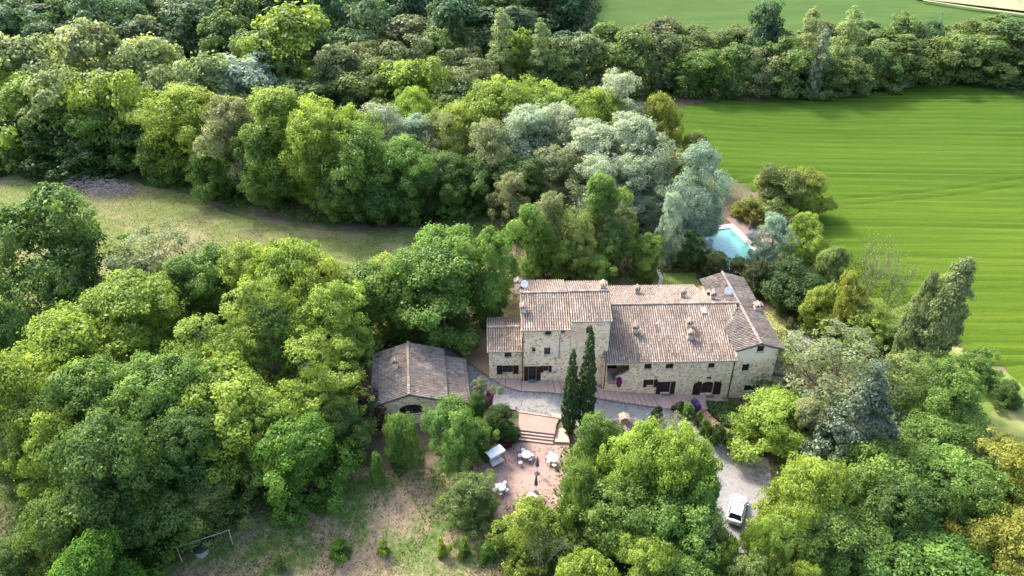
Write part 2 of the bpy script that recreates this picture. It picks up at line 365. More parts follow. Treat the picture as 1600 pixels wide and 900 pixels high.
def wheat_field():
    xs_ = [p[0] for p in FIELD]; ys_ = [p[1] for p in FIELD]
    P = smooth_poly(FIELD, 4, .5)
    X = np.arange(min(xs_), max(xs_), 1.6); Y = np.arange(min(ys_), max(ys_), .5)
    V = []; F = []; row = []; idx = {}
    q0, q1 = at(1290, 326), at(1600, 291); qd = (q1 - q0).normalized(); qn = Vector((-qd.y, qd.x, 0))
    def h(x, y):
        v = y + .10 * x - .0009 * (x - 70) ** 2 + 1.1 * math.sin(x * .045) + .5 * math.sin(x * .021 + y * .07)
        b = .5 + .5 * math.sin(v * 2 * math.pi / 2.3 + .5 * math.sin(x * .05 + y * .3))
        lane = abs(((v + 6.0 + .6 * math.sin(x * .05)) % 17.0) - 1.0); lane2 = abs(((v + 6.0 + .6 * math.sin(x * .05)) % 17.0) - 2.9)
        t = max(0, 1 - lane / .45) + max(0, 1 - lane2 / .45)
        w_ = (Vector((x, y, 0)) - q0).dot(qn) + .5 * math.sin(x * .11); t += max(0, 1 - abs(w_) / .5) + max(0, 1 - abs(w_ - 2.1) / .5)
        return .30 + .10 * b - .22 * min(1, t), min(1, .95 * t + .9 * max(0, .42 - b))
    ins = np.zeros((len(Y), len(X)), bool)
    for j, y in enumerate(Y):
        for i, x in enumerate(X): ins[j, i] = inpoly(x, y, P)
    for j, y in enumerate(Y):
        for i, x in enumerate(X):
            if ins[max(0, j - 1):j + 2, max(0, i - 1):i + 2].any():
                a, r_ = h(x, y); e = 1.0 if ins[max(0, j - 1):j + 2, max(0, i - 1):i + 2].all() else 0.0
                idx[(j, i)] = len(V); V.append((x, y, gz(x, y) + a * e - .04 * (1 - e))); row.append(r_)
    for (j, i) in idx:
        q = [(j, i), (j, i + 1), (j + 1, i + 1), (j + 1, i)]
        if all(k in idx for k in q) and ins[j, i]: F.append([idx[k] for k in q])
    me = arrays_mesh('wheat_field', np.array(V), np.array(F), smooth=True)
    a = me.attributes.new('row', 'FLOAT', 'POINT'); a.data.foreach_set('value', np.array(row, np.float32))
    link('field', me, 'wheat', kind='structure', label='bright green field of young wheat with drill rows')
wheat_field()
def upper_fields():
    P = [(20, 196), (75, 186), (125, 190), (220, 200), (420, 240), (420, 420), (60, 420), (28, 260)]
    sheet('far_field', P, 12, .25, 'wheat_far', label='far green field beyond the tree row')
    P2 = pix([(1430, 2), (1500, 10), (1620, 24), (1900, 60)]) + [(420, 300), (420, 470), (190, 470)]
    sheet('stubble_field', P2, 12, .75, 'stubble', label='pale stubble field in the far top corner')
    T = pix([(1440, 5), (1500, 14), (1620, 30), (1620, 32.2), (1500, 15.8), (1440, 6.8)])
    sheet('farm_track', T, 3, 1.0, 'stubble', label='pale farm track edging the stubble field')
upper_fields()
MEADOW = pix([(-60, 262), (40, 268), (110, 268), (170, 272), (225, 290), (300, 305), (360, 335), (430, 350), (520, 362), (600, 362), (690, 345), (760, 328), (830, 320), (840, 345), (800, 380), (760, 420), (640, 440), (520, 425), (420, 460), (300, 470), (180, 470), (90, 480), (-80, 480)])
sheet('meadow', MEADOW, 2.5, .03, 'meadow', .35, 1.2, label='dry mown grass clearing between the woods')
LAWN = pix([(545, 720), (600, 735), (680, 735), (740, 745), (770, 800), (800, 850), (860, 1000), (500, 1050), (150, 1000), (190, 930), (250, 880), (330, 845), (400, 800), (480, 790)])
sheet('lawn', LAWN, 1.2, .03, 'lawn', .3, .6, label='patchy half bare lawn at the bottom of the picture')
SIDE = pix([(1195, 490), (1250, 480), (1300, 510), (1290, 560), (1230, 570), (1200, 520)])
sheet('rough_verge', pix([(1290, 395), (1340, 440), (1400, 480), (1470, 520), (1500, 560), (1460, 580), (1400, 545), (1330, 500), (1290, 440)]), 2, .02, 'verge', .3, 1.0, label='rough grass strip along the near wheat field edge')
sheet('side_lawn', SIDE, 1.2, .03, 'verge', .2, .6, label='small green lawn at the right end of the farmhouse')
sheet('back_lawn', pix([(1030, 428), (1085, 425), (1095, 447), (1010, 455)]), 1.2, .03, 'verge', .2, .6, label='short green grass patch behind the long roof')
sheet('grass_track', pix([(1490, 540), (1530, 560), (1600, 600), (1680, 620), (1760, 800), (1620, 760), (1550, 680), (1500, 610), (1465, 570)]), 2, .03, 'verge', .3, 1.0, label='mown grass track along the wheat field edge')
DRIVE = pix([(690, 540), (722, 561), (745, 577), (766, 592), (790, 605), (815, 611), (870, 615), (940, 624), (1000, 633), (1045, 640), (1075, 655), (1100, 682), (1130, 698), (1160, 707), (1200, 716), (1210, 760), (1200, 800), (1190, 900), (1040, 920), (1050, 800), (1000, 720), (960, 690), (885, 660), (850, 648), (800, 640), (740, 630), (712, 600), (690, 570)])
sheet('driveway', DRIVE, 1.0, .06, 'gravel', .03, .7, label='pale gravel drive curving past the farmhouse')

# ------------------------------------------------------------------ building kit
class Frame:
    def __init__(s, ox, oy, ang): s.o = Vector((ox, oy, 0)); s.e = Vector((math.cos(R(ang)), math.sin(R(ang)), 0)); s.n = Vector((-s.e.y, s.e.x, 0)); s.a = R(ang)
    def w(s, u, v, z): return s.o + s.e * u + s.n * v + Vector((0, 0, z))
    def hit(s, px, py, v):                            # pixel on the wall plane at depth v -> (u, z)
        d = ray(px, py); c = Vector((0, 0, CAM_H)); t = (s.w(0, v, 0) - c).dot(s.n) / d.dot(s.n); q = c + d * t - s.o
        return q.dot(s.e), q.z
    def rect(s, x0, y0, x1, y1, v):
        cu, cz = s.hit((x0 + x1) / 2, (y0 + y1) / 2, v)
        a = s.hit(x0, (y0 + y1) / 2, v)[0]; b = s.hit(x1, (y0 + y1) / 2, v)[0]
        t = s.hit((x0 + x1) / 2, y0, v)[1]; l = s.hit((x0 + x1) / 2, y1, v)[1]
        return a, b, l, t
def wall(name, parent, outline, holes, place, depth, material='stone', **kw):
    """outline/holes are polygons in wall coordinates (u,z); place(u, z, d) gives the point d metres inside the wall face"""
    P = [Vector(p) for p in outline]; n = len(P); ed = [(i, (i + 1) % n) for i in range(n)]
    for h in holes:
        b = len(P); P += [Vector(p) for p in h]; ed += [(b + i, b + (i + 1) % len(h)) for i in range(len(h))]
    r = delaunay_2d_cdt(P, ed, [], 1, 1e-5)
    mb = MB(); vs = [place(p.x, p.y, 0) for p in r[0]]; fs = []
    for f in r[2]:
        c = sum((r[0][i] for i in f), Vector((0, 0))) / len(f)
        if not any(inpoly(c.x, c.y, h) for h in holes): fs.append(tuple(f))
    mb.add(vs, fs)
    for h in holes:
        m = len(h)
        mb.add([place(p[0], p[1], 0) for p in h] + [place(p[0], p[1], depth) for p in h], [(i, (i + 1) % m, (i + 1) % m + m, i + m) for i in range(m)])
    return mb.build(name, material, parent, **kw)
def rectp(a, b, l, t): return [(a, l), (b, l), (b, t), (a, t)]
def archp(a, b, l, t, rise): 
    c = (a + b) / 2; hw = (b - a) / 2
    return [(a, l), (b, l)] + [(c + hw * math.cos(q), t - rise + rise * math.sin(q)) for q in [math.pi * k / 8 for k in range(9)]]
def window(parent, rc, place, shutters=None, name='window', cols=2, rows=2, sill=True, arch=0):
    """frame mesh (the part) with panes, sill and shutters under it"""
    a, b, l, t = rc; D = .16; th = .06; mb = MB()
    def bar(u0, u1, z0, z1, d0, d1, m=mb):
        q = [place(u, z, d) for d in (d0, d1) for z in (z0, z1) for u in (u0, u1)]
        m.add(q, [(0, 1, 3, 2), (4, 6, 7, 5), (0, 4, 5, 1), (2, 3, 7, 6), (1, 5, 7, 3), (0, 2, 6, 4)])
    bar(a, a + th, l, t, D, D + .08); bar(b - th, b, l, t, D, D + .08); bar(a + th, b - th, l, l + th, D, D + .08)
    if not arch: bar(a + th, b - th, t - th, t, D, D + .08)
    for i in range(1, cols): c = a + (b - a) * i / cols; bar(c - .03, c + .03, l + th, t - th, D + .003, D + .07)
    for i in range(1, rows): c = l + (t - l) * i / rows; bar(a + th, b - th, c - .015, c + .015, D + .01, D + .06)
    w = mb.build(name, 'frame_brown', parent)
    p = MB(); p.add([place(a, l, D + .05), place(b, l, D + .05), place(b, t, D + .05), place(a, t, D + .05)], [(0, 1, 2, 3)]); p.build('pane', 'glass', w)
    if sill:
        s = MB(); bar(a - .08, b + .08, l - .08, l - .001, -.06, .15, s); s.build('sill', 'pale_stone', w)
    for sh in shutters or []:
        u0, u1, z0, z1, ar = sh; s = MB()
        bar(u0, u1, z0, z1 - ar, -.07, -.02, s)
        if ar:                                        # quarter-arched leaf
            n = 6; left = ar > 0 and sh[0] < (a + b) / 2
            pts = []
            for k in range(n + 1):
                q = math.pi / 2 * k / n
                pts.append((u0 + (u1 - u0) * math.sin(q) if not left else u1 - (u1 - u0) * math.sin(q), z1 - ar + ar * math.cos(q)))
            base = (u0, z1 - ar) if not left else (u1, z1 - ar)
            poly = [base] + pts; m = len(poly)
            s.add([place(*q, -.07) for q in poly] + [place(*q, -.02) for q in poly], [tuple(range(m)), tuple(range(m, 2 * m))[::-1]] + [(i, (i + 1) % m, (i + 1) % m + m, i + m) for i in range(m)])
        k = z0 + .12
        while k < z1 - ar - .12:                      # louvre slats
            bar(u0 + .06, u1 - .06, k, k + .035, -.085, -.0705, s); k += .11
        s.build('shutter', 'wood_dark', w)
    return w
TR = random.Random(5)
def roof(parent, P0, eu, es, poly, col_w=.27, row_h=.40, thick=.16, name='roof'):
    """clay-tiled slope: a bed slab and rows of separate barrel tiles clipped to poly (a along eave, b up slope)"""
    nrm = eu.cross(es).normalized()
    if nrm.z < 0: nrm = -nrm
    pt = lambda a, b, h=0: P0 + eu * a + es * b + nrm * h
    n = len(poly); mb = MB()
    mb.add([pt(a, b, 0) for a, b in poly] + [pt(a, b, -thick) for a, b in poly], [tuple(range(n)), tuple(range(n, 2 * n))[::-1]] + [(i, (i + 1) % n, (i + 1) % n + n, i + n) for i in range(n)])
    deck = mb.build(name, 'bed', parent)
    V = []; F = []; C = []
    a0 = min(p[0] for p in poly); a1 = max(p[0] for p in poly); b0 = min(p[1] for p in poly); b1 = max(p[1] for p in poly)
    nc = int((a1 - a0) / col_w); nr = int((b1 - b0) / row_h) + 1
    K = 5
    for i in range(nc + 1):
        ac = a0 + (i + .5) * (a1 - a0) / (nc + 1); cj = TR.uniform(-.08, .08)
        for j in range(nr):
            bc = b0 + (j + .5) * row_h
            if not inpoly(ac, min(bc, b1 - .01), poly): continue
            aa = ac + TR.uniform(-.014, .014); lo = bc - row_h * .62 + TR.uniform(-.02, .02); hi = min(bc + row_h * .55, b1 + .05); sk = TR.uniform(-.012, .012)
            o = len(V)
            for b, rw, hh, lift in ((lo, .096, .125, .014), (hi, .088, .115, .004)):
                for k in range(K):
                    q = math.pi * k / (K - 1)
                    V.append(pt(aa + rw * math.cos(q) + (sk if b == lo else -sk), b, lift + hh * math.sin(q)))
            c = min(1, max(0, .5 + (TR.random() - .5) * .62 + cj + .12 * math.sin(ac * 1.3 + bc * .7)))
            for k in range(K - 1): F.append((o + k, o + k + 1, o + K + k + 1, o + K + k)); C.append(c)
            F.append((o + 0, o + 1, o + 3, o + 4)); C.append(max(0, c - .2))
    me = arrays_mesh('roof_tiles', np.array([tuple(v) for v in V]), np.array(F), C)
    link('roof_tiles', me, 'tile', deck, kind='stuff')
    return deck
def ridge(parent, A, B, name='ridge_tiles', w=.17):
    A = Vector(A); B = Vector(B); d = (B - A); L = d.length; d.normalize(); s = d.cross(Vector((0, 0, 1))).normalized(); u = s.cross(d).normalized()
    V = []; F = []; C = []; n = int(L / .42)
    for i in range(n + 1):
        p = A + d * (i * L / (n + 1)); q = A + d * ((i + 1.12) * L / (n + 1)); o = len(V); c = TR.uniform(.3, .95)
        for r_, pp, lf in ((w * 1.1, p, .03), (w * .95, q, 0)):
            for k in range(6):
                t = math.pi * k / 5; V.append(pp + s * r_ * math.cos(t) + u * (r_ * .75 * math.sin(t) + lf + .02))
        for k in range(5): F.append((o + k, o + k + 1, o + 7 + k, o + 6 + k)); C.append(c)
    link(name, arrays_mesh(name, np.array([tuple(v) for v in V]), np.array(F), C), 'tile', parent, kind='stuff')
def gable_roof(parent, fr, u0, u1, v0, v1, ez, pitch, along='u', clipF=None, clipB=None):
    """two slopes; ridge runs along u or v. returns (front/left deck, back/right deck, ridge z)"""
    if along == 'u':
        h = (v1 - v0) / 2; rz_ = ez + h * pitch; L = math.hypot(h, h * pitch)
        esF = (fr.n * h + Vector((0, 0, h * pitch))).normalized(); esB = (-fr.n * h + Vector((0, 0, h * pitch))).normalized()
        w = u1 - u0
        dF = roof(parent, fr.w(u0, v0, ez), fr.e, esF, clipF(L) if clipF else [(0, 0), (w, 0), (w, L), (0, L)])
        dB = roof(parent, fr.w(u0, v1, ez), fr.e, esB, clipB(L) if clipB else [(0, 0), (w, 0), (w, L), (0, L)])
        ridge(dF, fr.w(u0, v0 + h, rz_ + .05), fr.w(u1, v0 + h, rz_ + .05))
    else:
        h = (u1 - u0) / 2; rz_ = ez + h * pitch; L = math.hypot(h, h * pitch)
        esF = (fr.e * h + Vector((0, 0, h * pitch))).normalized(); esB = (-fr.e * h + Vector((0, 0, h * pitch))).normalized()
        w = v1 - v0
        dF = roof(parent, fr.w(u0, v0, ez), fr.n, esF, [(0, 0), (w, 0), (w, L), (0, L)])
        dB = roof(parent, fr.w(u1, v0, ez), fr.n, esB, [(0, 0), (w, 0), (w, L), (0, L)])
        ridge(dF, fr.w(u0 + h, v0 - .05, rz_ + .05), fr.w(u0 + h, v1 + .05, rz_ + .05))
    return dF, dB, rz_
def plain_wall(name, parent, pts, material='stone'):
    mb = MB(); mb.add(pts, [tuple(range(len(pts)))]); return mb.build(name, material, parent)
def plane_hit(px, py, P0, eu, es):
    nrm = eu.cross(es); d = ray(px, py); c = Vector((0, 0, CAM_H)); return c + d * ((P0 - c).dot(nrm) / d.dot(nrm))
def chimney(parent, p, w=.62, d=.5, h=.75, ang=0, capmat='tile_cap', body='chimney_render', arch=False):
    w *= .86; d *= .86; h *= .9
    m = Matrix.Rotation(ang, 3, 'Z'); mb = MB(); mb.box(p + Vector((0, 0, h / 2 - .35)), (w, d, h + .7), m)
    c = mb.build('chimney', body, parent)
    t = MB(); z = h + .02
    for sx in (-1, 1):
        for sy in (-1, 1): t.box(p + m @ Vector((sx * (w / 2 - .06), sy * (d / 2 - .06), z + .12)), (.12, .12, .26), m)
    t.box(p + m @ Vector((0, 0, z + .1)), (.1, d, .22), m); t.build('flue_opening', 'tile_orange' if capmat == 'tile_orange' else 'pot_red', c)
    k = MB(); zt = z + .25
    for s in (-1, 1):                                  # little tiled gable cap
        q = [m @ Vector((s * (w / 2 + .12), -d / 2 - .1, zt)), m @ Vector((s * (w / 2 + .12), d / 2 + .1, zt)), m @ Vector((0, d / 2 + .1, zt + .2)), m @ Vector((0, -d / 2 - .1, zt + .2))]
        q = [p + v for v in q]; k.add(q + [v + Vector((0, 0, .07)) for v in q], [(0, 1, 2, 3), (4, 5, 6, 7), (0, 1, 5, 4), (2, 3, 7, 6), (0, 3, 7, 4), (1, 2, 6, 5)], .6)
        for i in range(3):
            f = (i + .5) / 3; a = q[0] + (q[1] - q[0]) * f; b = q[3] + (q[2] - q[3]) * f
            k.tube([a + Vector((0, 0, .08)), b + Vector((0, 0, .08))], .07, 6)
    k.tube([p + m @ Vector((0, -d / 2 - .12, zt + .27)), p + m @ Vector((0, d / 2 + .12, zt + .27))], .09, 6)
    k.build('cap_tiles', capmat, c); return c
def dish(parent, p, r=.42, yaw=0.0):
    mb = MB(); n = 16
    prof = [(0.02, 0), (r * .5, .04), (r, .14), (r, .16), (r * .5, .06), (0.02, .02)]
    mb.lathe(prof, n); rot = Matrix.Rotation(yaw, 3, 'Z') @ Matrix.Rotation(R(62), 3, 'X')
    mb.v = [tuple(rot @ Vector(v) + p + Vector((0, 0, .75))) for v in mb.v]
    o = mb.build('satellite_dish', 'white_paint', parent, smooth=True)
    a = MB(); a.tube([p, p + Vector((0, 0, .75))], .03); a.tube([p + Vector((0, 0, .7)), p + rot @ Vector((0, 0, .5)) + Vector((0, 0, .75))], .015); a.build('mast', 'iron', o)

# ------------------------------------------------------------------ the farmhouse
HF = Frame(1.26, 68.0, 1.5)
house = empty('farmhouse', HF.w(0, 0, 0), 'long stone farmhouse with stepped tiled roofs, taller block and right wing', 'house')
def front(v): return lambda u, z, d: HF.w(u, v + d, z)
PITCH = .33
def build_house():
    # --- annex
    v = .5; P = front(v)
    w1 = HF.rect(788.3, 545.6, 799.1, 558.7, v); w2 = HF.rect(785.1, 571, 801.7, 582.8, v)
    w1 = (w1[0], w1[1], w1[2], min(w1[3], 4.2))
    wall('annex_wall', house, [(-3.9, -1), (-.02, -1), (-.02, 4.45), (-3.9, 4.45)], [rectp(*w1), rectp(*w2)], P, .3, label='pale stone wall of the low left annex')
    sw = .62
    window(house, w1, P); window(house, w2, P, [(w2[0] - sw - .02, w2[0] - .02, w2[2] - .12, w2[3] + .03, 0), (w2[1] + .02, w2[1] + sw + .02, w2[2] - .1, w2[3] + .03, 0)], cols=4)
    vb = 6.3; hz = 4.45 + (vb - v) / 2 * PITCH
    plain_wall('annex_wall', house, [HF.w(-3.9, v, -1), HF.w(-3.9, v, 4.45), HF.w(-3.9, (v + vb) / 2, hz), HF.w(-3.9, vb, 4.45), HF.w(-3.9, vb, -1)])
    plain_wall('annex_wall', house, [HF.w(-3.9, vb, -1), HF.w(-3.9, vb, 4.45), HF.w(0, vb, 4.45), HF.w(0, vb, -1)])
    gable_roof(house, HF, -4.15, -.03, v - .35, vb + .35, 4.35, PITCH)
    g = MB(); g.tube([HF.w(-4.2, v - .42, 4.38), HF.w(0, v - .42, 4.38)], .07, 6); g.build('gutter', 'lead', house)
    # --- block B (taller, left)
    v = 0.0; P = front(v); uB = 5.36; eB = 7.85; vb = 9.2
    t1 = HF.rect(851.8, 517.5, 861.2, 523.8, v); t2 = HF.rect(876.4, 515.7, 883, 520.5, v)
    m1 = HF.rect(831.2, 543.5, 836.9, 550, v); m2 = HF.rect(850, 543.2, 860, 554.7, v)
    d1 = HF.rect(825.8, 572.4, 837.7, 593, v); l1 = HF.rect(849.6, 571.7, 857.1, 580.4, v)
    d1 = (d1[0], d1[1], .04, d1[3])
    wall('tall_wall', house, [(0, -1), (uB, -1), (uB, eB), (0, eB)], [rectp(*r_) for r_ in (t1, t2, m1, m2, d1, l1)], P, .3, label='beige stone wall of the tall block')
    for r_ in (t1, m2): window(house, r_, P)
    window(house, t2, P, cols=1); window(house, m1, P, cols=1, rows=1)
    window(house, l1, P, [(l1[0] - .36, l1[0] - .02, l1[2] - .1, l1[3] + .03, 0), (l1[1] + .02, l1[1] + .36, l1[2] - .1, l1[3] + .03, 0)])
    window(house, d1, P, [(d1[0] - .52, d1[0] - .02, .05, d1[3], 0), (d1[1] + .02, d1[1] + .52, .05, d1[3], 0)], name='door', rows=3, sill=False)
    hz = eB + vb / 2 * PITCH
    plain_wall('tall_wall', house, [HF.w(0, 0, -1), HF.w(0, 0, eB), HF.w(0, vb / 2, hz), HF.w(0, vb, eB), HF.w(0, vb, -1)])
    plain_wall('tall_wall', house, [HF.w(0, vb, -1), HF.w(0, vb, eB), HF.w(uB, vb, eB), HF.w(uB, vb, -1)])
    plain_wall('tall_wall', house, [HF.w(uB, 0, -1), HF.w(uB, 0, eB), HF.w(uB, vb / 2, hz), HF.w(uB, vb, eB), HF.w(uB, vb, -1)])
    gable_roof(house, HF, -.25, uB - .02, -.38, vb + .35, 7.75, PITCH)
    g = MB(); g.tube([HF.w(-.25, -.46, 7.78), HF.w(uB, -.46, 7.78)], .07, 6); g.build('gutter', 'lead', house)
    g = MB(); g.tube([HF.w(-.02, -.40, 7.72), HF.w(-.02, -.1, 7.4), HF.w(-.02, -.09, .0)], .06, 6); g.build('downpipe', 'copper_pipe', house)
    g = MB(); g.tube([HF.w(4.15, -.05, 6.9), HF.w(4.12, -.05, 3.6)], .035, 5); g.build('cable_duct', 'lead', house)
    # --- block C (tallest, middle)
    v = .08; P = front(v); uC = 9.72; eC = 8.9; vb = 7.3
    ar = HF.rect(916, 510, 924.5, 521.5, v)
    wall('tower_wall', house, [(uB + .003, -1.5), (uC, -1.5), (uC, eC), (uB + .003, eC)], [archp(*ar, .3)], P, .35, label='beige stone wall of the tallest middle block')
    window(house, ar, P, arch=1)
    hz = eC + (vb - v) / 2 * PITCH
    for u in (uB + .003, uC): plain_wall('tower_wall', house, [HF.w(u, v, -1), HF.w(u, v, eC), HF.w(u, (v + vb) / 2, hz), HF.w(u, vb, eC), HF.w(u, vb, -1)])
    plain_wall('tower_wall', house, [HF.w(uB, vb, -1), HF.w(uB, vb, eC), HF.w(uC, vb, eC), HF.w(uC, vb, -1)])
    gable_roof(house, HF, uB - .1, uC + .2, v - .38, vb + .35, 8.82, PITCH)
    g = MB(); g.tube([HF.w(uB - .1, v - .46, 8.85), HF.w(uC + .2, v - .46, 8.85)], .07, 6); g.build('gutter', 'lead', house)
    # --- block D (long range) with porch
    v = -.99; P = front(v); u0 = 9.35; u1 = 24.25; eD = 3.85; vb = 13.6
    R_ = lambda *a: HF.rect(*a, v)
    ws = [R_(1007.2, 568.6, 1018, 577.2), R_(1040.2, 568.4, 1052.4, 576.7), R_(1106.7, 567.6, 1116.7, 575.5)]
    lw = R_(1011, 593.3, 1021.4, 603); dr = R_(1032.8, 596.4, 1047.2, 614); ad = R_(1095.5, 596.5, 1114, 615)
    porch = [HF.hit(*q, v) for q in ((948.5, 601), (961, 602), (963, 590), (974, 586), (983.5, 580), (983.5, 570.5), (948.5, 570.5))]
    wall('long_wall', house, [(u0, -2.5), (u1, -2.5), (u1, eD), (u0, eD)], [rectp(*q) for q in ws] + [rectp(*lw), rectp(*dr), archp(*ad, .45), porch], P, .3, label='pale rubble stone wall of the long range')
    for q in ws: window(house, q, P)
    window(house, lw, P, [(lw[0] - .42, lw[0] - .02, lw[2] - .15, lw[3] + .05, 0), (lw[1] + .02, lw[1] + .42, lw[2] - .15, lw[3] + .05, 0)])
    window(house, dr, P, [(dr[0] - .55, dr[0] - .02, dr[2] - .15, dr[3] + .02, 0), (dr[1] + .02, dr[1] + .55, dr[2] - .15, dr[3] + .02, 0)], name='door', rows=3, sill=False)
    window(house, ad, P, [(ad[0] - .95, ad[0] - .04, ad[2] - .1, ad[3] + .05, .5), (ad[1] + .04, ad[1] + .95, ad[2] - .1, ad[3] + .05, .5)], name='door', cols=2, rows=2, sill=False, arch=1)
    mb = MB()                                          # porch room: floor, back wall, ends, stair ramp wall
    a, b = u0 + .05, porch[4][0] + .6; z0 = HF.hit(948.5, 601, v)[1]
    mb.add([HF.w(a, v + .3, z0), HF.w(b, v + .3, z0), HF.w(b, v + 3, z0), HF.w(a, v + 3, z0)], [(0, 1, 2, 3)])
    mb.add([HF.w(a, v + 3, z0), HF.w(b, v + 3, z0), HF.w(b, v + 3, 3.7), HF.w(a, v + 3, 3.7)], [(0, 1, 2, 3)])
    mb.add([HF.w(b, v + .3, z0), HF.w(b, v + 3, z0), HF.w(b, v + 3, 3.7), HF.w(b, v + .3, 3.7)], [(0, 1, 2, 3)])
    mb.build('porch', 'plaster', house)
    mb = MB(); dd = HF.rect(951, 572, 960, 590, v + 2.9); mb.box(HF.w((dd[0] + dd[1]) / 2, v + 2.95, dd[2] + .9), (1.1, .08, 2.3), Matrix.Rotation(HF.a, 3, 'Z')); mb.build('door', 'wood_dark', house)
    mb = MB()
    for k in range(6): mb.box(HF.w(a + 1.3 + k * .3, v + 1.2, z0 + .1 + k * .1), (.3, 1.2, .2 + k * .2), Matrix.Rotation(HF.a, 3, 'Z'))
    mb.build('porch_stair', 'terracotta', house)
    v1_ = vb
    plain_wall('long_wall', house, [HF.w(u0, v1_, -2), HF.w(u0, v1_, eD), HF.w(u1 + 1, v1_, eD), HF.w(u1 + 1, v1_, -2)])
    h = (v1_ + .35 - (v - .38)) / 2; hz = eD + ((vb - v) / 2) * PITCH
    plain_wall('long_wall', house, [HF.w(u0, v, -1), HF.w(u0, v, eD), HF.w(u0, (v + vb) / 2, hz), HF.w(u0, vb, eD), HF.w(u0, vb, -1)])
    ra = u0 - .12; W = u1 + .12 - ra; wr = 26.1 - ra
    kf = 4.4 * math.sqrt(1 + PITCH ** 2)
    cf = lambda L: [(0, 0), (W, 0), (W, kf), (wr, L), (0, L)]
    cb = lambda L: [(0, 0), (W - 1.6, 0), (W - 1.2, kf), (wr - .4, L), (0, L)]
    gable_roof(house, HF, ra, 26.1, v - .38, vb + .35, 3.73, PITCH, clipF=cf, clipB=cb)
    g = MB(); g.tube([HF.w(ra, v - .46, 3.76), HF.w(u1 + .12, v - .46, 3.76)], .07, 6); g.build('gutter', 'lead', house)
    g = MB(); g.tube([HF.w(u1 - .02, v - .42, 3.7), HF.w(u1 - .05, v - .1, 3.4), HF.w(u1 - .05, v - .09, -2.2)], .065, 6); g.build('downpipe', 'copper_pipe', house)
    g = MB(); g.tube([HF.w(u0 + .05, v - .1, 3.7), HF.w(u0 + .05, v - .1, -.4)], .065, 6); g.build('downpipe', 'copper_pipe', house)
    mb = MB(); a, b, l, t = HF.rect(1104.5, 589, 1111, 591.2, v); mb.box(HF.w((a + b) / 2, v - .02, (l + t) / 2), (b - a, .06, t - l), Matrix.Rotation(HF.a, 3, 'Z')); mb.build('vent_grille', 'wood_dark', house)
    for q in ((1090.8, 594.5), (1125, 594.5)):
        mb = MB(); uu, zz = HF.hit(*q, v); mb.tube([HF.w(uu, v, zz), HF.w(uu, v - .25, zz + .08)], .02); mb.lathe([(.02, .0), (.1, -.06), (.08, -.25), (.02, -.3)], 8, HF.w(uu, v - .25, zz + .1)); mb.build('wall_lantern', 'iron', house)
    # --- block E (right wing, gable to the front)
    EF = Frame(25.55, 67.62, 4.2); wE = 4.78; dE = 13.9; eE = 5.25; P = lambda u, z, d: EF.w(u, d, z)
    R_ = lambda *a: EF.rect(*a, 0)
    e1 = R_(1183.1, 540.5, 1194.1, 550.2); e2 = R_(1159.5, 569.1, 1170.7, 580.4); e3 = R_(1162.7, 601.9, 1179.5, 611.3)
    wall('wing_wall', house, [(0, -3), (wE, -3), (wE, eE), (wE / 2, eE + wE / 2 * PITCH), (0, eE)], [rectp(*e1), rectp(*e2), rectp(*e3)], P, .3, 'wing_stone', label='plastered and stone gable wall of the right wing')
    for q in (e1, e2): window(house, q, P)
    window(house, e3, P, [(e3[1] + .02, e3[1] + .5, e3[2] - .1, e3[3] + .05, 0)], cols=3)
    for u in (0, wE): plain_wall('wing_wall', house, [EF.w(u, 0, -3), EF.w(u, 0, eE), EF.w(u, dE, eE), EF.w(u, dE, -3)])
    plain_wall('wing_wall', house, [EF.w(0, dE, -3), EF.w(0, dE, eE), EF.w(wE / 2, dE, eE + wE / 2 * PITCH), EF.w(wE, dE, eE), EF.w(wE, dE, -3)])
    gable_roof(house, EF, -.42, wE + .42, -.4, dE + .35, 5.12, PITCH, 'v')
    es = (-EF.e * 1 + Vector((0, 0, .42))).normalized()   # lean-to roof on the right side
    roof(house, EF.w(wE + 2.0, .2, .35), EF.n, es, [(0, 0), (5.2, 0), (5.2, 2.1), (0, 2.1)])
    mb = MB(); mb.box(EF.w(wE + .9, 2.8, -1.3), (1.7, 4.8, 3.2), Matrix.Rotation(EF.a, 3, 'Z')); mb.build('lean_to_wall', 'stone', house)
    # --- chimneys, dishes, skylight on the slopes
    up = lambda n_: (n_ + Vector((0, 0, PITCH))).normalized()
    DFp = (HF.w(0, -1.37, 3.73), HF.e, up(HF.n)); DBp = (HF.w(0, 13.95, 3.73), HF.e, up(-HF.n))
    for px, py in ((992, 519), (1076, 512), (1078, 529)): chimney(house, plane_hit(px, py, *DFp), .75, .6, .7, HF.a)
    for px, py in ((995, 459), (1066, 465), (1113, 468)): chimney(house, plane_hit(px, py, *DBp), .7, .55, .7, HF.a)
    ELp = (EF.w(-.42, 0, 5.12), EF.n, up(EF.e)); ERp = (EF.w(wE + .42, 0, 5.12), EF.n, up(-EF.e))
    chimney(house, plane_hit(1183, 484, *ERp), .95, .7, .55, EF.a)
    chimney(house, plane_hit(1106, 463, *ELp), .4, .35, .35, EF.a)
    dish(house, plane_hit(1137, 462, *ELp), .5, R(-10))
    q = plane_hit(1099.5, 486, *DFp); n_ = HF.e.cross(up(HF.n)); rot = Matrix((HF.e, up(HF.n), n_)).transposed()
    mb = MB(); mb.box(q + n_ * .14, (.62, .95, .12), rot); s_ = mb.build('skylight', 'lead', house); mb = MB(); mb.box(q + n_ * .21, (.5, .82, .02), rot); mb.build('pane', 'skylight', s_)
    BB = (HF.w(0, 9.55, 7.75), HF.e, up(-HF.n)); BFp = (HF.w(0, -.38, 7.75), HF.e, up(HF.n))
    chimney(house, plane_hit(809, 449, *BB), .85, .7, .75, HF.a, body='stone')
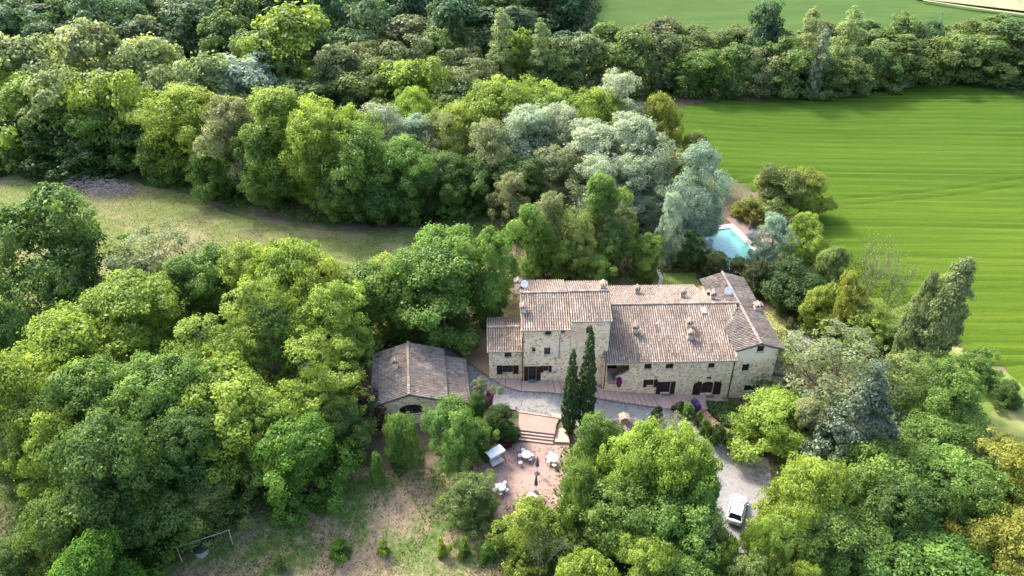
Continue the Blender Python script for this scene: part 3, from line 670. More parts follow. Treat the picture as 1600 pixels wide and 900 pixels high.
    dish(house, plane_hit(820, 452, *BB), .45, R(-15))
    chimney(house, plane_hit(817.5, 487, *BFp), .75, .6, .6, HF.a)
    CB = (HF.w(0, 7.65, 8.82), HF.e, up(-HF.n)); chimney(house, plane_hit(942, 452, *CB), .8, .6, .6, HF.a, 'tile_orange')
    a_ = MB(); q = EF.w(wE + .1, 10.5, 5.0); a_.tube([q, q + Vector((0, 0, 2.2))], .02); a_.build('aerial', 'iron', house)
    # doormats
    for px, py in ((832, 597), (1039, 618), (1109, 621)):
        q = at(px, py); q.z = gz(q.x, HF.w(0, 0, 0).y - 2) ; pass
    return EF
EF = build_house()

# ------------------------------------------------------------------ stepped terracotta pavement along the facade
def pavement():
    o = MB(); 
    base_pts = [(766, 591), (790, 605), (815, 611.5), (857, 613.5), (867.5, 615), (878, 616.5), (886, 617.5), (899, 619), (912, 620.5), (924, 622), (936, 623.5), (947, 625), (957, 626.5), (966.5, 628), (975.5, 629.5), (984, 631), (993, 632.3), (1003, 633.6), (1012, 635), (1021, 636.5), (1029, 638), (1055, 641), (1083, 641), (1112, 641), (1138, 640)]
    edge = [at(*p) for p in base_pts]
    root = MB()
    fz = lambda u: HF.w(u, .5 if u < 0 else (0 if u < 9.3 else -.95), 0)
    par = sheet('pavement', [tuple(p[:2]) for p in edge] + [tuple(HF.w(24.3, -.95, 0)[:2]), tuple(HF.w(9.35, -.95, 0)[:2]), tuple(HF.w(9.3, 0, 0)[:2]), tuple(HF.w(0, 0, 0)[:2]), tuple(HF.w(-3.9, .5, 0)[:2])], 1.0, .0, 'kerb_brick', label='stepped terracotta pavement along the farmhouse front')
    z = None; k = 0
    for i in range(len(edge) - 1):
        A, B = edge[i], edge[i + 1]
        ua = (A - HF.o).dot(HF.e); ub = (B - HF.o).dot(HF.e)
        slant = .0 if i < 3 else (.35 if i > 10 else .15)
        fa, fb = fz(ua - slant), fz(ub - slant)
        t = max(gz(A.x, A.y), gz(B.x, B.y)) + .10
        g = .035
        pa = A + (B - A) * (g / max(.05, (B - A).length)); pb = B - (B - A) * (g / max(.05, (B - A).length))
        qa = fa + (fb - fa) * (g / max(.05, (fb - fa).length)); qb = fb - (fb - fa) * (g / max(.05, (fb - fa).length))
        m = MB(); m.prism([tuple(pa[:2]), tuple(pb[:2]), tuple(qb[:2]), tuple(qa[:2])], t - .4, t); m.build('paving_slab', 'terracotta', par)
    # mats
    for px, py, v_ in ((832, 597, 0), (1039, 618, 0), (1109.5, 620.5, 0)):
        q = at(px, py); m = MB(); m.box((q.x, q.y, gz(q.x, q.y) + .16), (.95, .55, .03), Matrix.Rotation(HF.a, 3, 'Z'))
        L = {832: 'grey doormat before the tall block door', 1039: 'grey doormat before the door beside the small shuttered window', 1109.5: 'grey doormat before the arched door'}[px]
        m.build('doormat', 'lead', label=L, cat='doormat', group='doormats on the pavement')
    sheet('side_path', pix([(730, 515), (764, 515), (767, 591), (745, 575), (722, 560)]), 1, .075, 'coping', .0, 1, label='brown brick path along the left side of the annex')
    k = MB(); k.tube([at(*p, .1) for p in [(722, 561.5), (745, 577), (766, 592.3), (790, 606), (815, 612.5), (857, 614.5), (886, 618.5), (936, 624.5), (984, 632), (1029, 639)]], .07, 5); k.build('kerb', 'lead', kind='structure', label='dark drain kerb between pavement and drive')
pavement()

# ------------------------------------------------------------------ outbuilding
def outbuilding():
    OF = Frame(-10.95, 61.15, 7.1); hw = 3.7; eO = 3.25; dp = 8.3
    ob = empty('outbuilding', OF.w(0, 0, 0), 'small stone outbuilding with tiled gable roof and arched front window', 'outbuilding')
    P = lambda u, z, d: OF.w(u, d, z)
    ar = OF.rect(623.3, 632, 662.5, 647.5, 0)
    wall('front_wall', ob, [(-hw, -3), (hw, -3), (hw, eO), (0, eO + hw * PITCH), (-hw, eO)], [archp(*ar, .75)], P, .35)
    window(ob, ar, P, arch=1, cols=4, rows=1, sill=True)
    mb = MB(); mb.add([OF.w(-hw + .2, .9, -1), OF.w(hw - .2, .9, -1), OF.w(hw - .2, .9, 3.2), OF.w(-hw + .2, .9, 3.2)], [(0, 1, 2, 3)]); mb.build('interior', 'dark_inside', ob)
    for u in (-hw, hw): plain_wall('side_wall', ob, [OF.w(u, 0, -3), OF.w(u, 0, eO), OF.w(u, dp, eO), OF.w(u, dp, -3)])
    plain_wall('back_wall', ob, [OF.w(-hw, dp, -1), OF.w(hw, dp, -1), OF.w(hw, dp, eO), OF.w(0, dp, eO + hw * PITCH), OF.w(-hw, dp, eO)])
    gable_roof(ob, OF, -hw - .38, hw + .3, -.4, dp + .3, 3.13, PITCH, 'v')
    es = (-OF.e + Vector((0, 0, .3))).normalized()
    roof(ob, OF.w(hw + 2.75, .1, 2.05), OF.n, es, [(0, 0), (7.6, 0), (7.6, 2.7), (0, 2.7)])
    for pts in ([(hw, .5, -3), (hw + 2.5, .5, -3), (hw + 2.5, .5, 2.0), (hw, .5, 2.75)], [(hw + 2.5, .5, -3), (hw + 2.5, 7.5, -3), (hw + 2.5, 7.5, 2.0), (hw + 2.5, .5, 2.0)], [(hw, 7.5, -1), (hw + 2.5, 7.5, -1), (hw + 2.5, 7.5, 2.0), (hw, 7.5, 2.75)]):
        plain_wall('lean_to_wall', ob, [OF.w(*p) for p in pts])
    Lp = (OF.w(-hw - .38, 0, 3.13), OF.n, (OF.e + Vector((0, 0, PITCH))).normalized())
    chimney(ob, plane_hit(618, 576, *Lp), .6, .55, .95, OF.a, body='stone')
    g = MB(); g.tube([OF.w(-hw - .46, -.4, 3.15), OF.w(-hw - .46, dp + .3, 3.15)], .07, 6); g.build('gutter', 'lead', ob)
outbuilding()
def oven_hut():
    p = atz(978, 652, 2.6); OF = Frame(p.x, p.y - 4.4, 5.0)
    z0 = gz(OF.o.x, OF.o.y + 2); hw = 2.3
    hb = empty('oven_hut', Vector((OF.o.x, OF.o.y, z0)), 'small tiled oven hut with clay chimney head beside the gravel drive', 'hut')
    ez = 2.6 - hw * PITCH - .1
    for pts in ([(-hw + .25, .2), (hw - .25, .2)], [(hw - .25, .2), (hw - .25, 4.2)], [(hw - .25, 4.2), (-hw + .25, 4.2)], [(-hw + .25, 4.2), (-hw + .25, .2)]):
        (a, b), (c, d) = pts; plain_wall('wall', hb, [OF.w(a, b, z0 - 1), OF.w(c, d, z0 - 1), OF.w(c, d, ez + .05), OF.w(a, b, ez + .05)])
    gable_roof(hb, OF, -hw, hw, 0, 4.5, ez, PITCH, 'v')
    for v in (.2, 4.2): plain_wall('gable', hb, [OF.w(-hw + .25, v, ez + .05), OF.w(hw - .25, v, ez + .05), OF.w(0, v, ez + .05 + (hw - .25) * PITCH)])
    chimney(hb, OF.w(.05, 3.9, ez + hw * PITCH), .95, .8, .35, OF.a, 'tile_orange', 'tile_orange')
oven_hut()

# ------------------------------------------------------------------ trees and plants
def unit(a): return a / np.maximum(np.linalg.norm(a, axis=-1, keepdims=True), 1e-6)
def leaf_quads(g, pos, nrm, size, aspect=.62):
    n = len(pos); t = unit(np.cross(nrm, unit(g.normal(size=(n, 3))))); b = np.cross(nrm, t)
    s = size[:, None]; fold = nrm * s * .12
    V = np.stack([pos - t * s * .5, pos + b * s * aspect * .5 + fold, pos + t * s * .5, pos - b * s * aspect * .5 + fold], 1).reshape(-1, 3)
    return V, np.arange(4 * n, dtype=np.int32).reshape(-1, 4)
PROF = {
    'round': lambda t: np.sqrt(np.clip(1 - ((t - .46) / .56) ** 2, 0, 1)),
    'dome': lambda t: np.sqrt(np.clip(1 - ((t - .30) / .72) ** 2, 0, 1)),
    'oval': lambda t: np.clip(np.sqrt(np.clip(1 - ((t - .42) / .60) ** 2, 0, 1)), 0, 1),
    'cone': lambda t: np.clip((1.02 - t) ** .85 * (.75 + .25 * np.clip(t * 8, 0, 1)), 0, 1),
    'column': lambda t: np.clip(np.minimum(1, .5 + 3 * t) * np.minimum(1, (1.02 - t) * 2.2) ** .6, 0, 1),
    'cypress': lambda t: np.clip(np.minimum(1, .55 + 2.2 * t) * np.clip((1.01 - t) * 1.7, 0, 1) ** .6, 0, 1),
}
def crown(seed, H, W, prof, z0, puffs, leaves, leaf, pr, lump=.3, up=.35, droop=0., inner=.3, rag=0.0, flat=.8, lobes=0):
    """leaf-sized faces gathered in clumps, clumps gathered on boughs, spread through the crown's volume"""
    g = np.random.default_rng(seed); f = PROF[prof]; k = g.random((6, 3)) * 6.28
    if lobes:
        t = g.random(lobes * 8); t = t[g.random(lobes * 8) < f(t) * .9 + .05][:lobes]; m = len(t)
        a = np.arange(m) * 2.39996 + g.normal(0, .45, m)
        lob = 1 + lump * g.normal(0, .45, m)
        RL = W * g.uniform(.14, .26, m)
        rad = np.maximum(0, W / 2 * f(t) * lob * np.where(g.random(m) < .75, g.uniform(.72, 1.02, m), g.uniform(.1, .6, m)) - RL * .72)
        LC = np.stack([rad * np.cos(a), rad * np.sin(a), z0 + t * (H - z0) * (1 + rag * g.normal(0, .05, m))], 1)
        LC[:, 2] = np.clip(LC[:, 2], z0 + RL * .4, H - RL * .75)
        lout = unit(np.stack([np.cos(a) * (.3 + f(t)), np.sin(a) * (.3 + f(t)), np.where(t > .4, (t - .4) * 2.4, (t - .4) * .6) + .35], 1))
        wl = RL ** 2; li = g.choice(m, puffs, p=wl / wl.sum()); d = unit(g.normal(size=(puffs, 3))); o = lout[li]; dot = (d * o).sum(1)
        fl = (dot < -.05) & (g.random(puffs) < .8); d[fl] = d[fl] - 2 * dot[fl][:, None] * o[fl]
        c = LC[li] + d * (RL[li] * g.uniform(.55, 1.05, puffs))[:, None] * np.array([1, 1, .8]); out = unit(d + .5 * o); n = puffs
        tl = g.normal(0, .13, m)[li]
    else:
        t = g.random(puffs * 4); keep = g.random(puffs * 4) < f(t) * .92 + .08; t = t[keep][:puffs]; n = len(t)
        a = np.arange(n) * 2.39996 + g.normal(0, .5, n)
        lob = 1 + lump * (.5 * np.sin(2 * a + k[0, 0] + 3 * t) + .35 * np.sin(3 * a + k[1, 0] - 5 * t) + .35 * np.sin(5 * a + k[2, 0] + 9 * t))
        rf = np.where(g.random(n) < .80, g.uniform(.74, 1.0, n), np.sqrt(g.uniform(.1, .6, n)))
        rad = W / 2 * f(t) * lob * rf; rad = np.maximum(0, rad - pr * .45)
        c = np.stack([rad * np.cos(a), rad * np.sin(a), z0 + t * (H - z0) * (1 + rag * g.normal(0, .06, n)) - droop * rad], 1)
        c[:, 2] = np.minimum(c[:, 2], H - pr * .4)
        slope = np.where(t > .5, (t - .5) * 2.2, (t - .5) * .9)
        out = unit(np.stack([np.cos(a) * (.25 + f(t)), np.sin(a) * (.25 + f(t)), slope + .15], 1)); tl = 0
    rp = pr * g.uniform(.5, 1.4, n); ptint = g.normal(0, .15, n) + tl
    w = rp ** 2; idx = g.choice(n, leaves, p=w / w.sum())
    d = unit(g.normal(size=(leaves, 3)))
    o = out[idx]; dot = (d * o).sum(1)
    flip = (dot < -.15) & (g.random(leaves) < .72); d[flip] = d[flip] - 2 * dot[flip][:, None] * o[flip]
    r = g.uniform(.35, 1.0, leaves) ** .6 * (1 + (g.random(leaves) < .12) * g.random(leaves) * .7)
    pos = c[idx] + d * (rp[idx] * r)[:, None] * np.array([1, 1, flat])
    nrm = unit(d * .8 + o * .35 + np.array([0, 0, up]) + g.normal(0, .55, (leaves, 3)))
    size = leaf * g.uniform(.45, 1.5, leaves) * g.uniform(.75, 1.3, n)[idx]
    V, F = leaf_quads(g, pos, nrm, size)
    V[:, 2] = np.maximum(V[:, 2], .05)
    rnd = np.clip(.45 + ptint[idx] + g.normal(0, .15, leaves), 0, 1)
    me = arrays_mesh('crown', V, F, rnd); return me, c
def limbs(seed, H, W, z0, c, nl, r0=None, bark='bark', twist=.05):
    g = random.Random(seed); mb = MB(); r0 = r0 or max(.09, H * .018)
    top = H * .72; pts = []; rad = []
    lx, ly = 0, 0
    for k in range(7):
        f = k / 6; pts.append(Vector((lx, ly, f * top))); rad.append(r0 * (1.25 if k == 0 else 1) * (1 - .8 * f))
        lx += g.uniform(-1, 1) * H * twist * .4; ly += g.uniform(-1, 1) * H * twist * .4
    mb.tube(pts, rad, 7)
    cs = [Vector(q) for q in c[np.random.default_rng(seed).choice(len(c), min(nl, len(c)), replace=False)]]
    for q in cs:
        zz = max(H * .12, min(top * .9, q.z * g.uniform(.35, .7))); f = zz / top; i = min(5, int(f * 6)); s = pts[i] + (pts[i + 1] - pts[i]) * (f * 6 - i)
        m1 = s + (q - s) * .45 + Vector((g.uniform(-.4, .4), g.uniform(-.4, .4), g.uniform(0, .8))); rr = r0 * (1 - .75 * f) * .5
        mb.tube([s, m1, q], [rr, rr * .6, rr * .18], 5, cap=False)
    me = mb.mesh('trunk'); me.materials.append(M[bark]); return me
PROTO = {}
def proto(kind, nvar, H, W, prof, z0, puffs, leaves, leaf, pr, mat_='leaf', nl=14, bark='bark', r0=None, **kw):
    L = []
    for i in range(nvar):
        me, c = crown(hash((len(PROTO), i)) % 9999 + 11 * i, H, W, prof, z0, puffs, leaves, leaf, pr, **kw); me.materials.append(M[mat_])
        L.append((me, limbs(31 * i + len(PROTO), H, W, z0, c, nl, r0, bark)))
    PROTO[kind] = (L, H, W)
#       kind      n  H   W   profile  z0  puffs leaves leaf  pr
proto('round',    5, 12, 11, 'round', 1.2, 420, 40000, .24, .78, lump=.5, rag=1.2, nl=26, lobes=26)
proto('dome',     4, 9, 10,  'dome', .2, 400, 36000, .23, .70, lump=.42, rag=1.0, nl=26, lobes=26)
proto('oval',     3, 14, 9,  'oval', .8, 420, 38000, .24, .76, lump=.34, rag=1, nl=26, lobes=26)
proto('airy',     4, 12, 11, 'round', 2.0, 260, 20000, .23, .70, lump=.55, nl=34, bark='bark_pale', rag=1.0, up=.6, flat=.55, lobes=18)
proto('silver',   3, 14, 11, 'oval', .6, 380, 34000, .24, .85, lump=.34, rag=1, nl=26, lobes=36)
proto('feather',  2, 12, 10, 'dome', 1.0, 240, 15000, .22, .7, lump=.3, nl=40, rag=1.5, up=.5)
proto('poplar',   2, 20, 5,  'column', 1.0, 170, 15000, .27, .75, lump=.3, rag=.5)
proto('bigpoplar', 2, 18, 5.5, 'column', .3, 420, 40000, .24, .66, lump=.14, rag=.2)
proto('cypress',  2, 11, 2.6, 'cypress', .1, 700, 42000, .16, .17, 'leaf_dense', lump=.05, up=.5, nl=6)
proto('spruce',   1, 12, 8,  'cone', .4, 240, 26000, .22, .62, 'leaf_dense', lump=.3, up=.15, droop=.22, nl=30, r0=.22, flat=.5)
proto('shrub',    4, 2.6, 3.2, 'dome', .05, 60, 4200, .20, .5, nl=8, r0=.05, lump=.35, lobes=9)
proto('ball',     1, 1.5, 1.4, 'dome', .02, 60, 3500, .10, .2, 'leaf_dense', nl=4, r0=.04, lump=.03)
proto('far',      4, 13, 11, 'round', .6, 210, 11000, .46, 1.05, lump=.4, lobes=24)
proto('fardome',  3, 11, 11, 'dome', .2, 200, 11000, .46, 1.0, lump=.4, rag=1, lobes=24)
proto('fartall',  3, 16, 9,  'oval', .4, 220, 11500, .44, 1.0, lump=.42, rag=1.5, lobes=24)
def bare_mesh(seed, H, leafy=0):
    g = random.Random(seed); mb = MB(); tips = []
    def grow(p, d, L, r, depth):
        q = p + d * L * .5 + Vector((g.uniform(-1, 1), g.uniform(-1, 1), g.uniform(-.2, .4))) * L * .06; e = p + d * L
        mb.tube([p, q, e], [r, r * .8, r * .55], 5 if depth < 2 else 3, cap=False)
        if depth >= 5: tips.append(e); return
        for _ in range(g.choice((2, 3, 3)) if depth < 4 else 3):
            nd = (d + Vector((g.uniform(-1, 1), g.uniform(-1, 1), g.uniform(-.1, .6))) * .62).normalized()
            grow(e if g.random() < .7 else p + d * L * g.uniform(.5, .95), nd, L * g.uniform(.6, .82), r * .55, depth + 1)
    for k in range(3):
        d = Vector((g.uniform(-.35, .35), g.uniform(-.35, .35), 1)).normalized(); grow(Vector((g.uniform(-.2, .2), g.uniform(-.2, .2), 0)), d, H * .28, H * .012, 0)
    return mb, tips
def bare_proto(kind, n, H, leafy, bark):
    L = []
    for i in range(n):
        mb, tips = bare_mesh(i * 7 + 3, H); tm = mb.mesh('branches'); tm.materials.append(M[bark])
        g = np.random.default_rng(i + 5); T = np.array([tuple(t) for t in tips]); T = T[g.choice(len(T), leafy)] + g.normal(0, .3, (leafy, 3))
        V, F = leaf_quads(g, T, unit(g.normal(size=(leafy, 3)) + np.array([0, 0, .4])), .2 * g.uniform(.6, 1.3, leafy))
        cm = arrays_mesh('crown', V, F, g.random(leafy)); cm.materials.append(M['leaf']); L.append((cm, tm))
    PROTO[kind] = (L, H, H * .9)
bare_proto('bare', 2, 9, 300, 'bark_mid'); bare_proto('twiggy', 2, 9, 2600, 'bark')
C = dict(pale=(.245, .290, .115), lime=(.215, .290, .045), yellow=(.220, .275, .045), mid=(.125, .200, .040), fresh=(.140, .232, .048), dark=(.092, .158, .038), deep=(.048, .092, .022),
         olive=(.160, .205, .060), grey=(.185, .215, .100), silver=(.300, .350, .235), paleblue=(.255, .325, .250), gold=(.225, .245, .045), tan=(.215, .225, .10),
         blue=(.090, .128, .080), far=(.135, .195, .060), fardark=(.070, .125, .060), fartan=(.155, .178, .080), purple=(.040, .014, .018), cyp=(.038, .062, .016), yew=(.060, .080, .024),
         ivy=(.095, .190, .026), white=(.55, .55, .50), magenta=(.42, .03, .24), lav=(.12, .11, .26), sunny=(.45, .34, .02), box=(.050, .085, .016))
WORD = dict(pale='pale green', lime='lime green', yellow='yellow-green', mid='mid green', fresh='fresh bright green', dark='dark green', deep='deep green', olive='olive green', grey='pale grey-green', silver='silvery', paleblue='pale blue-grey', gold='golden green', tan='buff tinged', blue='blue-green', far='green', fardark='dark green', fartan='brownish', cyp='dark', yew='dark', ivy='vivid green', purple='purple-leaved', box='dark')
ORD = 'first second third fourth fifth sixth seventh eighth ninth tenth eleventh twelfth thirteenth fourteenth fifteenth sixteenth seventeenth eighteenth nineteenth twentieth'.split()
ORD += ['twenty-' + o for o in ORD[:9]] + ['thirtieth'] + ['thirty-' + o for o in ORD[:9]] + ['fortieth']
def plant(kind, p, h, w, col, label, cat='tree', group=None, name=None, var=None, rz=None, jit=.10, lean=None):
    L, H0, W0 = PROTO[kind]; cm, tm = L[(random.randrange(len(L)) if var is None else var) % len(L)]
    names = {'poplar': 'poplar_tree', 'cypress': 'cypress_tree', 'spruce': 'spruce_tree', 'shrub': 'shrub', 'ball': 'topiary_ball', 'bare': 'bare_tree', 'twiggy': 'bare_tree', 'silver': 'silver_poplar_tree'}
    o = empty(name or names.get(kind, 'broadleaf_tree'), p, label, cat, group, rz if rz is not None else random.uniform(0, 6.28))
    sxy = w / W0; sz = h / H0; o.scale = (sxy, sxy * random.uniform(.94, 1.06), sz)
    if lean: o.rotation_euler.x, o.rotation_euler.y = lean; o.rotation_euler.z = 0
    t = bpy.data.objects.new('trunk', tm); COL.objects.link(t); t.parent = o
    c = bpy.data.objects.new('crown', cm); COL.objects.link(c); c.parent = o
    k = C[col] if isinstance(col, str) else col; s = 1 + random.uniform(-jit, jit)
    c.color = (k[0] * s * random.uniform(.93, 1.07), k[1] * s, k[2] * s, 1)
    return o
def foot(px, base, wd):                               # the crown's near edge hangs in front of the stem
    dep = CAM_P + math.atan((base - 450) / CAM_F); return base - wd * .30 * math.sin(dep)
def crest(top, wd):                                   # from above, the far shoulder of a round crown shows over its top
    dep = CAM_P + math.atan((top - 450) / CAM_F); return top + wd * .42 * (1 - math.cos(dep))
def stand(group, place, rows, noun=None, cat='tree'):
    """rows: (px, top, base, width, kind, colour) in photo measure; every tree stands on the ground at its base row"""
    rows = sorted(rows, key=lambda r: r[0])
    for i, (px, top, base, wd, kind, col) in enumerate(rows):
        top = crest(top, wd); base = foot(px, base, wd); p = at(px, base); h = max(1.0, .98 * (height_at(p, top) - p.z)); 
        # widen the spread by the nearer, higher crown scale
        mid = Vector((p.x, p.y, p.z + h * .6)); w = .98 * wd / ppm(mid); x = (px - 800) / CAM_F * (p.y * cp + (CAM_H - mid.z) * sp); p = Vector((x, p.y, gz(x, p.y) - .05))
        nn = noun or {'poplar': 'poplar', 'silver': 'poplar', 'airy': 'open-crowned tree', 'feather': 'feathery tree', 'oval': 'tall tree', 'fartall': 'tall tree', 'dome': 'domed tree', 'fardome': 'domed tree', 'bare': 'bare tree', 'twiggy': 'half-bare tree', 'shrub': 'shrub'}.get(kind, 'round tree')
        plant(kind, p, h, w * (1.14 if kind.startswith('far') else 1.0), col, f'{WORD.get(col, "green")} {nn}, {ORD[i]} from left {place}', 'shrub' if kind == 'shrub' else 'tree', group)
stand('thicket left of the outbuilding', 'in the thicket left of the outbuilding', [
    (85, 288, 508, 215, 'dome', 'dark'), (238, 352, 515, 165, 'feather', 'grey'), (328, 372, 530, 105, 'oval', 'fresh'), (385, 372, 545, 130, 'airy', 'lime'), (460, 376, 565, 150, 'dome', 'lime'),
    (212, 423, 610, 190, 'round', 'lime'), (110, 488, 690, 190, 'dome', 'lime'), (415, 428, 640, 165, 'airy', 'yellow'), (330, 478, 660, 160, 'airy', 'lime'), (525, 436, 630, 150, 'airy', 'lime'),
    (575, 412, 560, 120, 'oval', 'fresh'), (480, 510, 700, 160, 'airy', 'lime'), (535, 490, 620, 90, 'airy', 'lime'), (290, 400, 545, 90, 'oval', 'mid'), (505, 400, 570, 110, 'round', 'yellow'), (20, 470, 620, 90, 'dome', 'dark'), (430, 470, 650, 120, 'airy', 'mid')])
stand('lower left thicket', 'in the lower left thicket above the lawn', [
    (25, 550, 770, 150, 'round', 'yellow'), (150, 555, 780, 200, 'round', 'mid'), (255, 560, 770, 170, 'round', 'mid'), (355, 570, 770, 190, 'round', 'lime'), (450, 585, 755, 160, 'airy', 'lime'),
    (325, 722, 845, 150, 'dome', 'olive'), (175, 640, 890, 190, 'round', 'dark'), (215, 745, 900, 190, 'dome', 'ivy'), (45, 650, 800, 130, 'round', 'olive'),
    (530, 615, 725, 90, 'round', 'dark'), (105, 765, 940, 150, 'dome', 'mid'), (25, 835, 960, 110, 'dome', 'dark'), (390, 620, 770, 120, 'airy', 'mid'), (90, 620, 800, 140, 'round', 'lime'), (300, 640, 830, 150, 'round', 'dark'), (520, 560, 700, 100, 'airy', 'lime'), (150, 830, 990, 130, 'dome', 'ivy')])
def single(px, top, base, wd, kind, col, label, cat='tree', name=None, group=None, var=None, lean=None):
    if kind not in ('bare', 'ball', 'cypress', 'bigpoplar', 'spruce', 'shrub'): base = foot(px, base, wd); top = crest(top, wd)
    p = at(px, base); h = height_at(p, top) - p.z; mid = Vector((p.x, p.y, p.z + h * .6)); w = .98 * wd / ppm(mid)
    x = (px - 800) / CAM_F * (p.y * cp + (CAM_H - mid.z) * sp); p = Vector((x, p.y, gz(x, p.y) - .05))
    return plant(kind, p, h, w, col, label, cat, group, name, var, lean=lean)
single(472, 650, 812, 165, 'dome', 'ivy', 'dense vivid green ivy mound at the upper edge of the lawn', 'shrub', 'ivy_mound')
single(5, 872, 930, 60, 'shrub', 'sunny', 'bright yellow flowering shrub in the bottom left corner', 'shrub')
stand('clump beside the farmhouse', 'in the clump between clearing and farmhouse', [
    (690, 362, 535, 150, 'round', 'fresh'), (695, 385, 560, 150, 'oval', 'mid'), (765, 360, 530, 95, 'round', 'mid'), (605, 402, 545, 110, 'round', 'lime'), (640, 420, 555, 90, 'round', 'mid'), (785, 365, 480, 70, 'feather', 'tan')])
single(625, 642, 742, 64, 'dome', 'fresh', 'fresh green small tree in front of the arched outbuilding window')
single(708, 628, 748, 94, 'round', 'fresh', 'bushy green tree with pale young leaves beside the swing seat')
single(782, 632, 697, 64, 'dome', 'deep', 'dense dark laurel bush left of the patio steps', 'shrub', 'laurel_bush')
single(748, 655, 722, 62, 'dome', 'mid', 'green bush behind the white swing seat', 'shrub', 'laurel_bush')
single(735, 738, 838, 105, 'dome', 'olive', 'olive bush with yellowish tips left of the lowest patio table', 'shrub', 'olive_bush')
single(577, 598, 690, 62, 'airy', 'purple', 'purple-leaved shrub against the left side of the outbuilding', 'shrub', 'purple_shrub')
single(752, 588, 640, 44, 'airy', 'grey', 'small wispy tree between outbuilding and gravel drive')
single(765, 612, 634, 11, 'shrub', 'magenta', 'magenta flowering plant at the foot of the wispy tree', 'flower')
single(742, 615, 650, 30, 'shrub', 'dark', 'low dark shrub against the outbuilding lean-to', 'shrub')
single(560, 640, 735, 70, 'twiggy', 'dark', 'twiggy half-bare tree below the purple-leaved shrub')
single(893, 546, 676, 28, 'cypress', (.046, .074, .020), 'shorter slim dark cypress of the pair before the tall block', var=0)
single(919, 510, 670, 32, 'cypress', (.046, .074, .020), 'taller slim dark cypress of the pair before the tall block', var=1)
stand('trees between patio and car', 'among the trees between patio and car', [
    (932, 640, 795, 98, 'round', 'fresh'), (1000, 665, 860, 140, 'round', 'lime'), (1060, 668, 870, 118, 'round', 'lime'), (965, 735, 900, 150, 'round', 'mid'), (1062, 760, 940, 160, 'round', 'fresh'),
    (826, 776, 900, 118, 'dome', 'yellow'), (1128, 828, 950, 80, 'round', 'lime'), (1105, 800, 930, 60, 'feather', 'grey'), (915, 852, 980, 110, 'dome', 'lime'), (1088, 740, 900, 75, 'round', 'fresh'), (1065, 850, 1000, 150, 'dome', 'mid'), (1165, 858, 1000, 90, 'feather', 'olive'),
    (1250, 876, 990, 75, 'dome', 'yellow'), (908, 715, 850, 78, 'round', 'mid'), (1010, 830, 990, 130, 'round', 'lime'), (1060, 645, 720, 70, 'feather', 'grey')])
single(845, 815, 905, 80, 'bare', 'tan', 'pale bare twiggy bush below the yellow-green tree at the patio', 'shrub', 'bare_bush')
single(1020, 700, 790, 22, 'shrub', 'purple', 'purple shrub showing between the lime trees by the drive', 'shrub', 'purple_shrub')
stand('thicket right of the car', 'in the thicket right of the car', [
    (1215, 610, 722, 150, 'dome', 'lime'), (1246, 704, 890, 142, 'round', 'lime'), (1186, 812, 950, 72, 'round', 'lime'), (1440, 640, 790, 160, 'round', 'mid'), (1545, 668, 840, 160, 'airy', 'gold'),
    (1375, 690, 860, 160, 'round', 'mid'), (1475, 705, 890, 190, 'round', 'fresh'), (1335, 790, 950, 180, 'round', 'fresh'), (1450, 805, 980, 220, 'round', 'fresh'), (1275, 770, 930, 140, 'oval', 'mid'), (1575, 790, 960, 150, 'round', 'gold'),
    (1300, 690, 810, 110, 'twiggy', 'dark'), (1590, 700, 860, 90, 'round', 'gold'), (1400, 745, 920, 140, 'round', 'dark'), (1205, 830, 970, 60, 'feather', 'mid'), (1520, 740, 900, 120, 'round', 'mid'), (1262, 620, 735, 90, 'dome', 'grey')])
single(1480, 572, 705, 125, 'round', 'fresh', 'green tree flecked with white blossom beside the grass track')
single(1310, 515, 690, 215, 'feather', 'grey', 'broad pale feathery tree right of the farmhouse wing', var=0)
single(1405, 545, 690, 130, 'feather', 'olive', 'pale olive tree between the spruce and the tall grey poplar', var=1)
single(1345, 566, 765, 165, 'spruce', 'blue', 'blue-green spruce rising from the thicket right of the farmhouse')
stand('plants between farmhouse and wheat field', 'between the farmhouse and the wheat field', [
    (1240, 408, 497, 125, 'dome', 'deep'), (1325, 428, 540, 62, 'dome', 'gold'), (1365, 470, 560, 92, 'round', 'yellow'), (1290, 440, 530, 70, 'dome', 'yellow'),
    (1257, 330, 425, 72, 'round', 'lime'), (1205, 332, 432, 66, 'silver', 'paleblue'), (1212, 250, 355, 85, 'oval', 'olive'), (1258, 262, 350, 80, 'round', 'gold'), (1172, 310, 352, 60, 'dome', 'gold'),
    (1092, 228, 395, 104, 'silver', 'paleblue'), (1300, 385, 470, 60, 'dome', 'olive'), (1420, 470, 560, 70, 'feather', 'tan'), (1395, 500, 580, 70, 'dome', 'mid'), (1048, 300, 425, 50, 'silver', 'paleblue'), (1345, 500, 570, 60, 'dome', 'lime')])
single(1370, 352, 500, 84, 'bare', 'tan', 'bare grey tree at the near edge of the wheat field', var=0)
single(1400, 368, 515, 60, 'bare', 'tan', 'leaning bare tree with ivy on its stem by the wheat field', var=1)
single(1462, 405, 610, 64, 'bigpoplar', (.195, .245, .10), 'tall grey-green poplar leaning right at the wheat field edge', name='poplar_tree', var=0, lean=(0, R(4)))
single(1434, 425, 600, 44, 'bigpoplar', (.18, .225, .09), 'lower slim poplar pressed against the tall leaning poplar', name='poplar_tree', var=1)
for i, (px, top, base, wd, col, lb) in enumerate([(1120, 394, 448, 56, 'yew', 'left'), (1152, 402, 448, 44, 'yew', 'middle'), (1186, 408, 464, 56, 'yew', 'right')]):
    single(px, top, base, wd, 'dome', col, f'{lb} one of three dark yew bushes behind the wing roof', 'shrub', 'yew_bush', 'dark yews behind the wing')
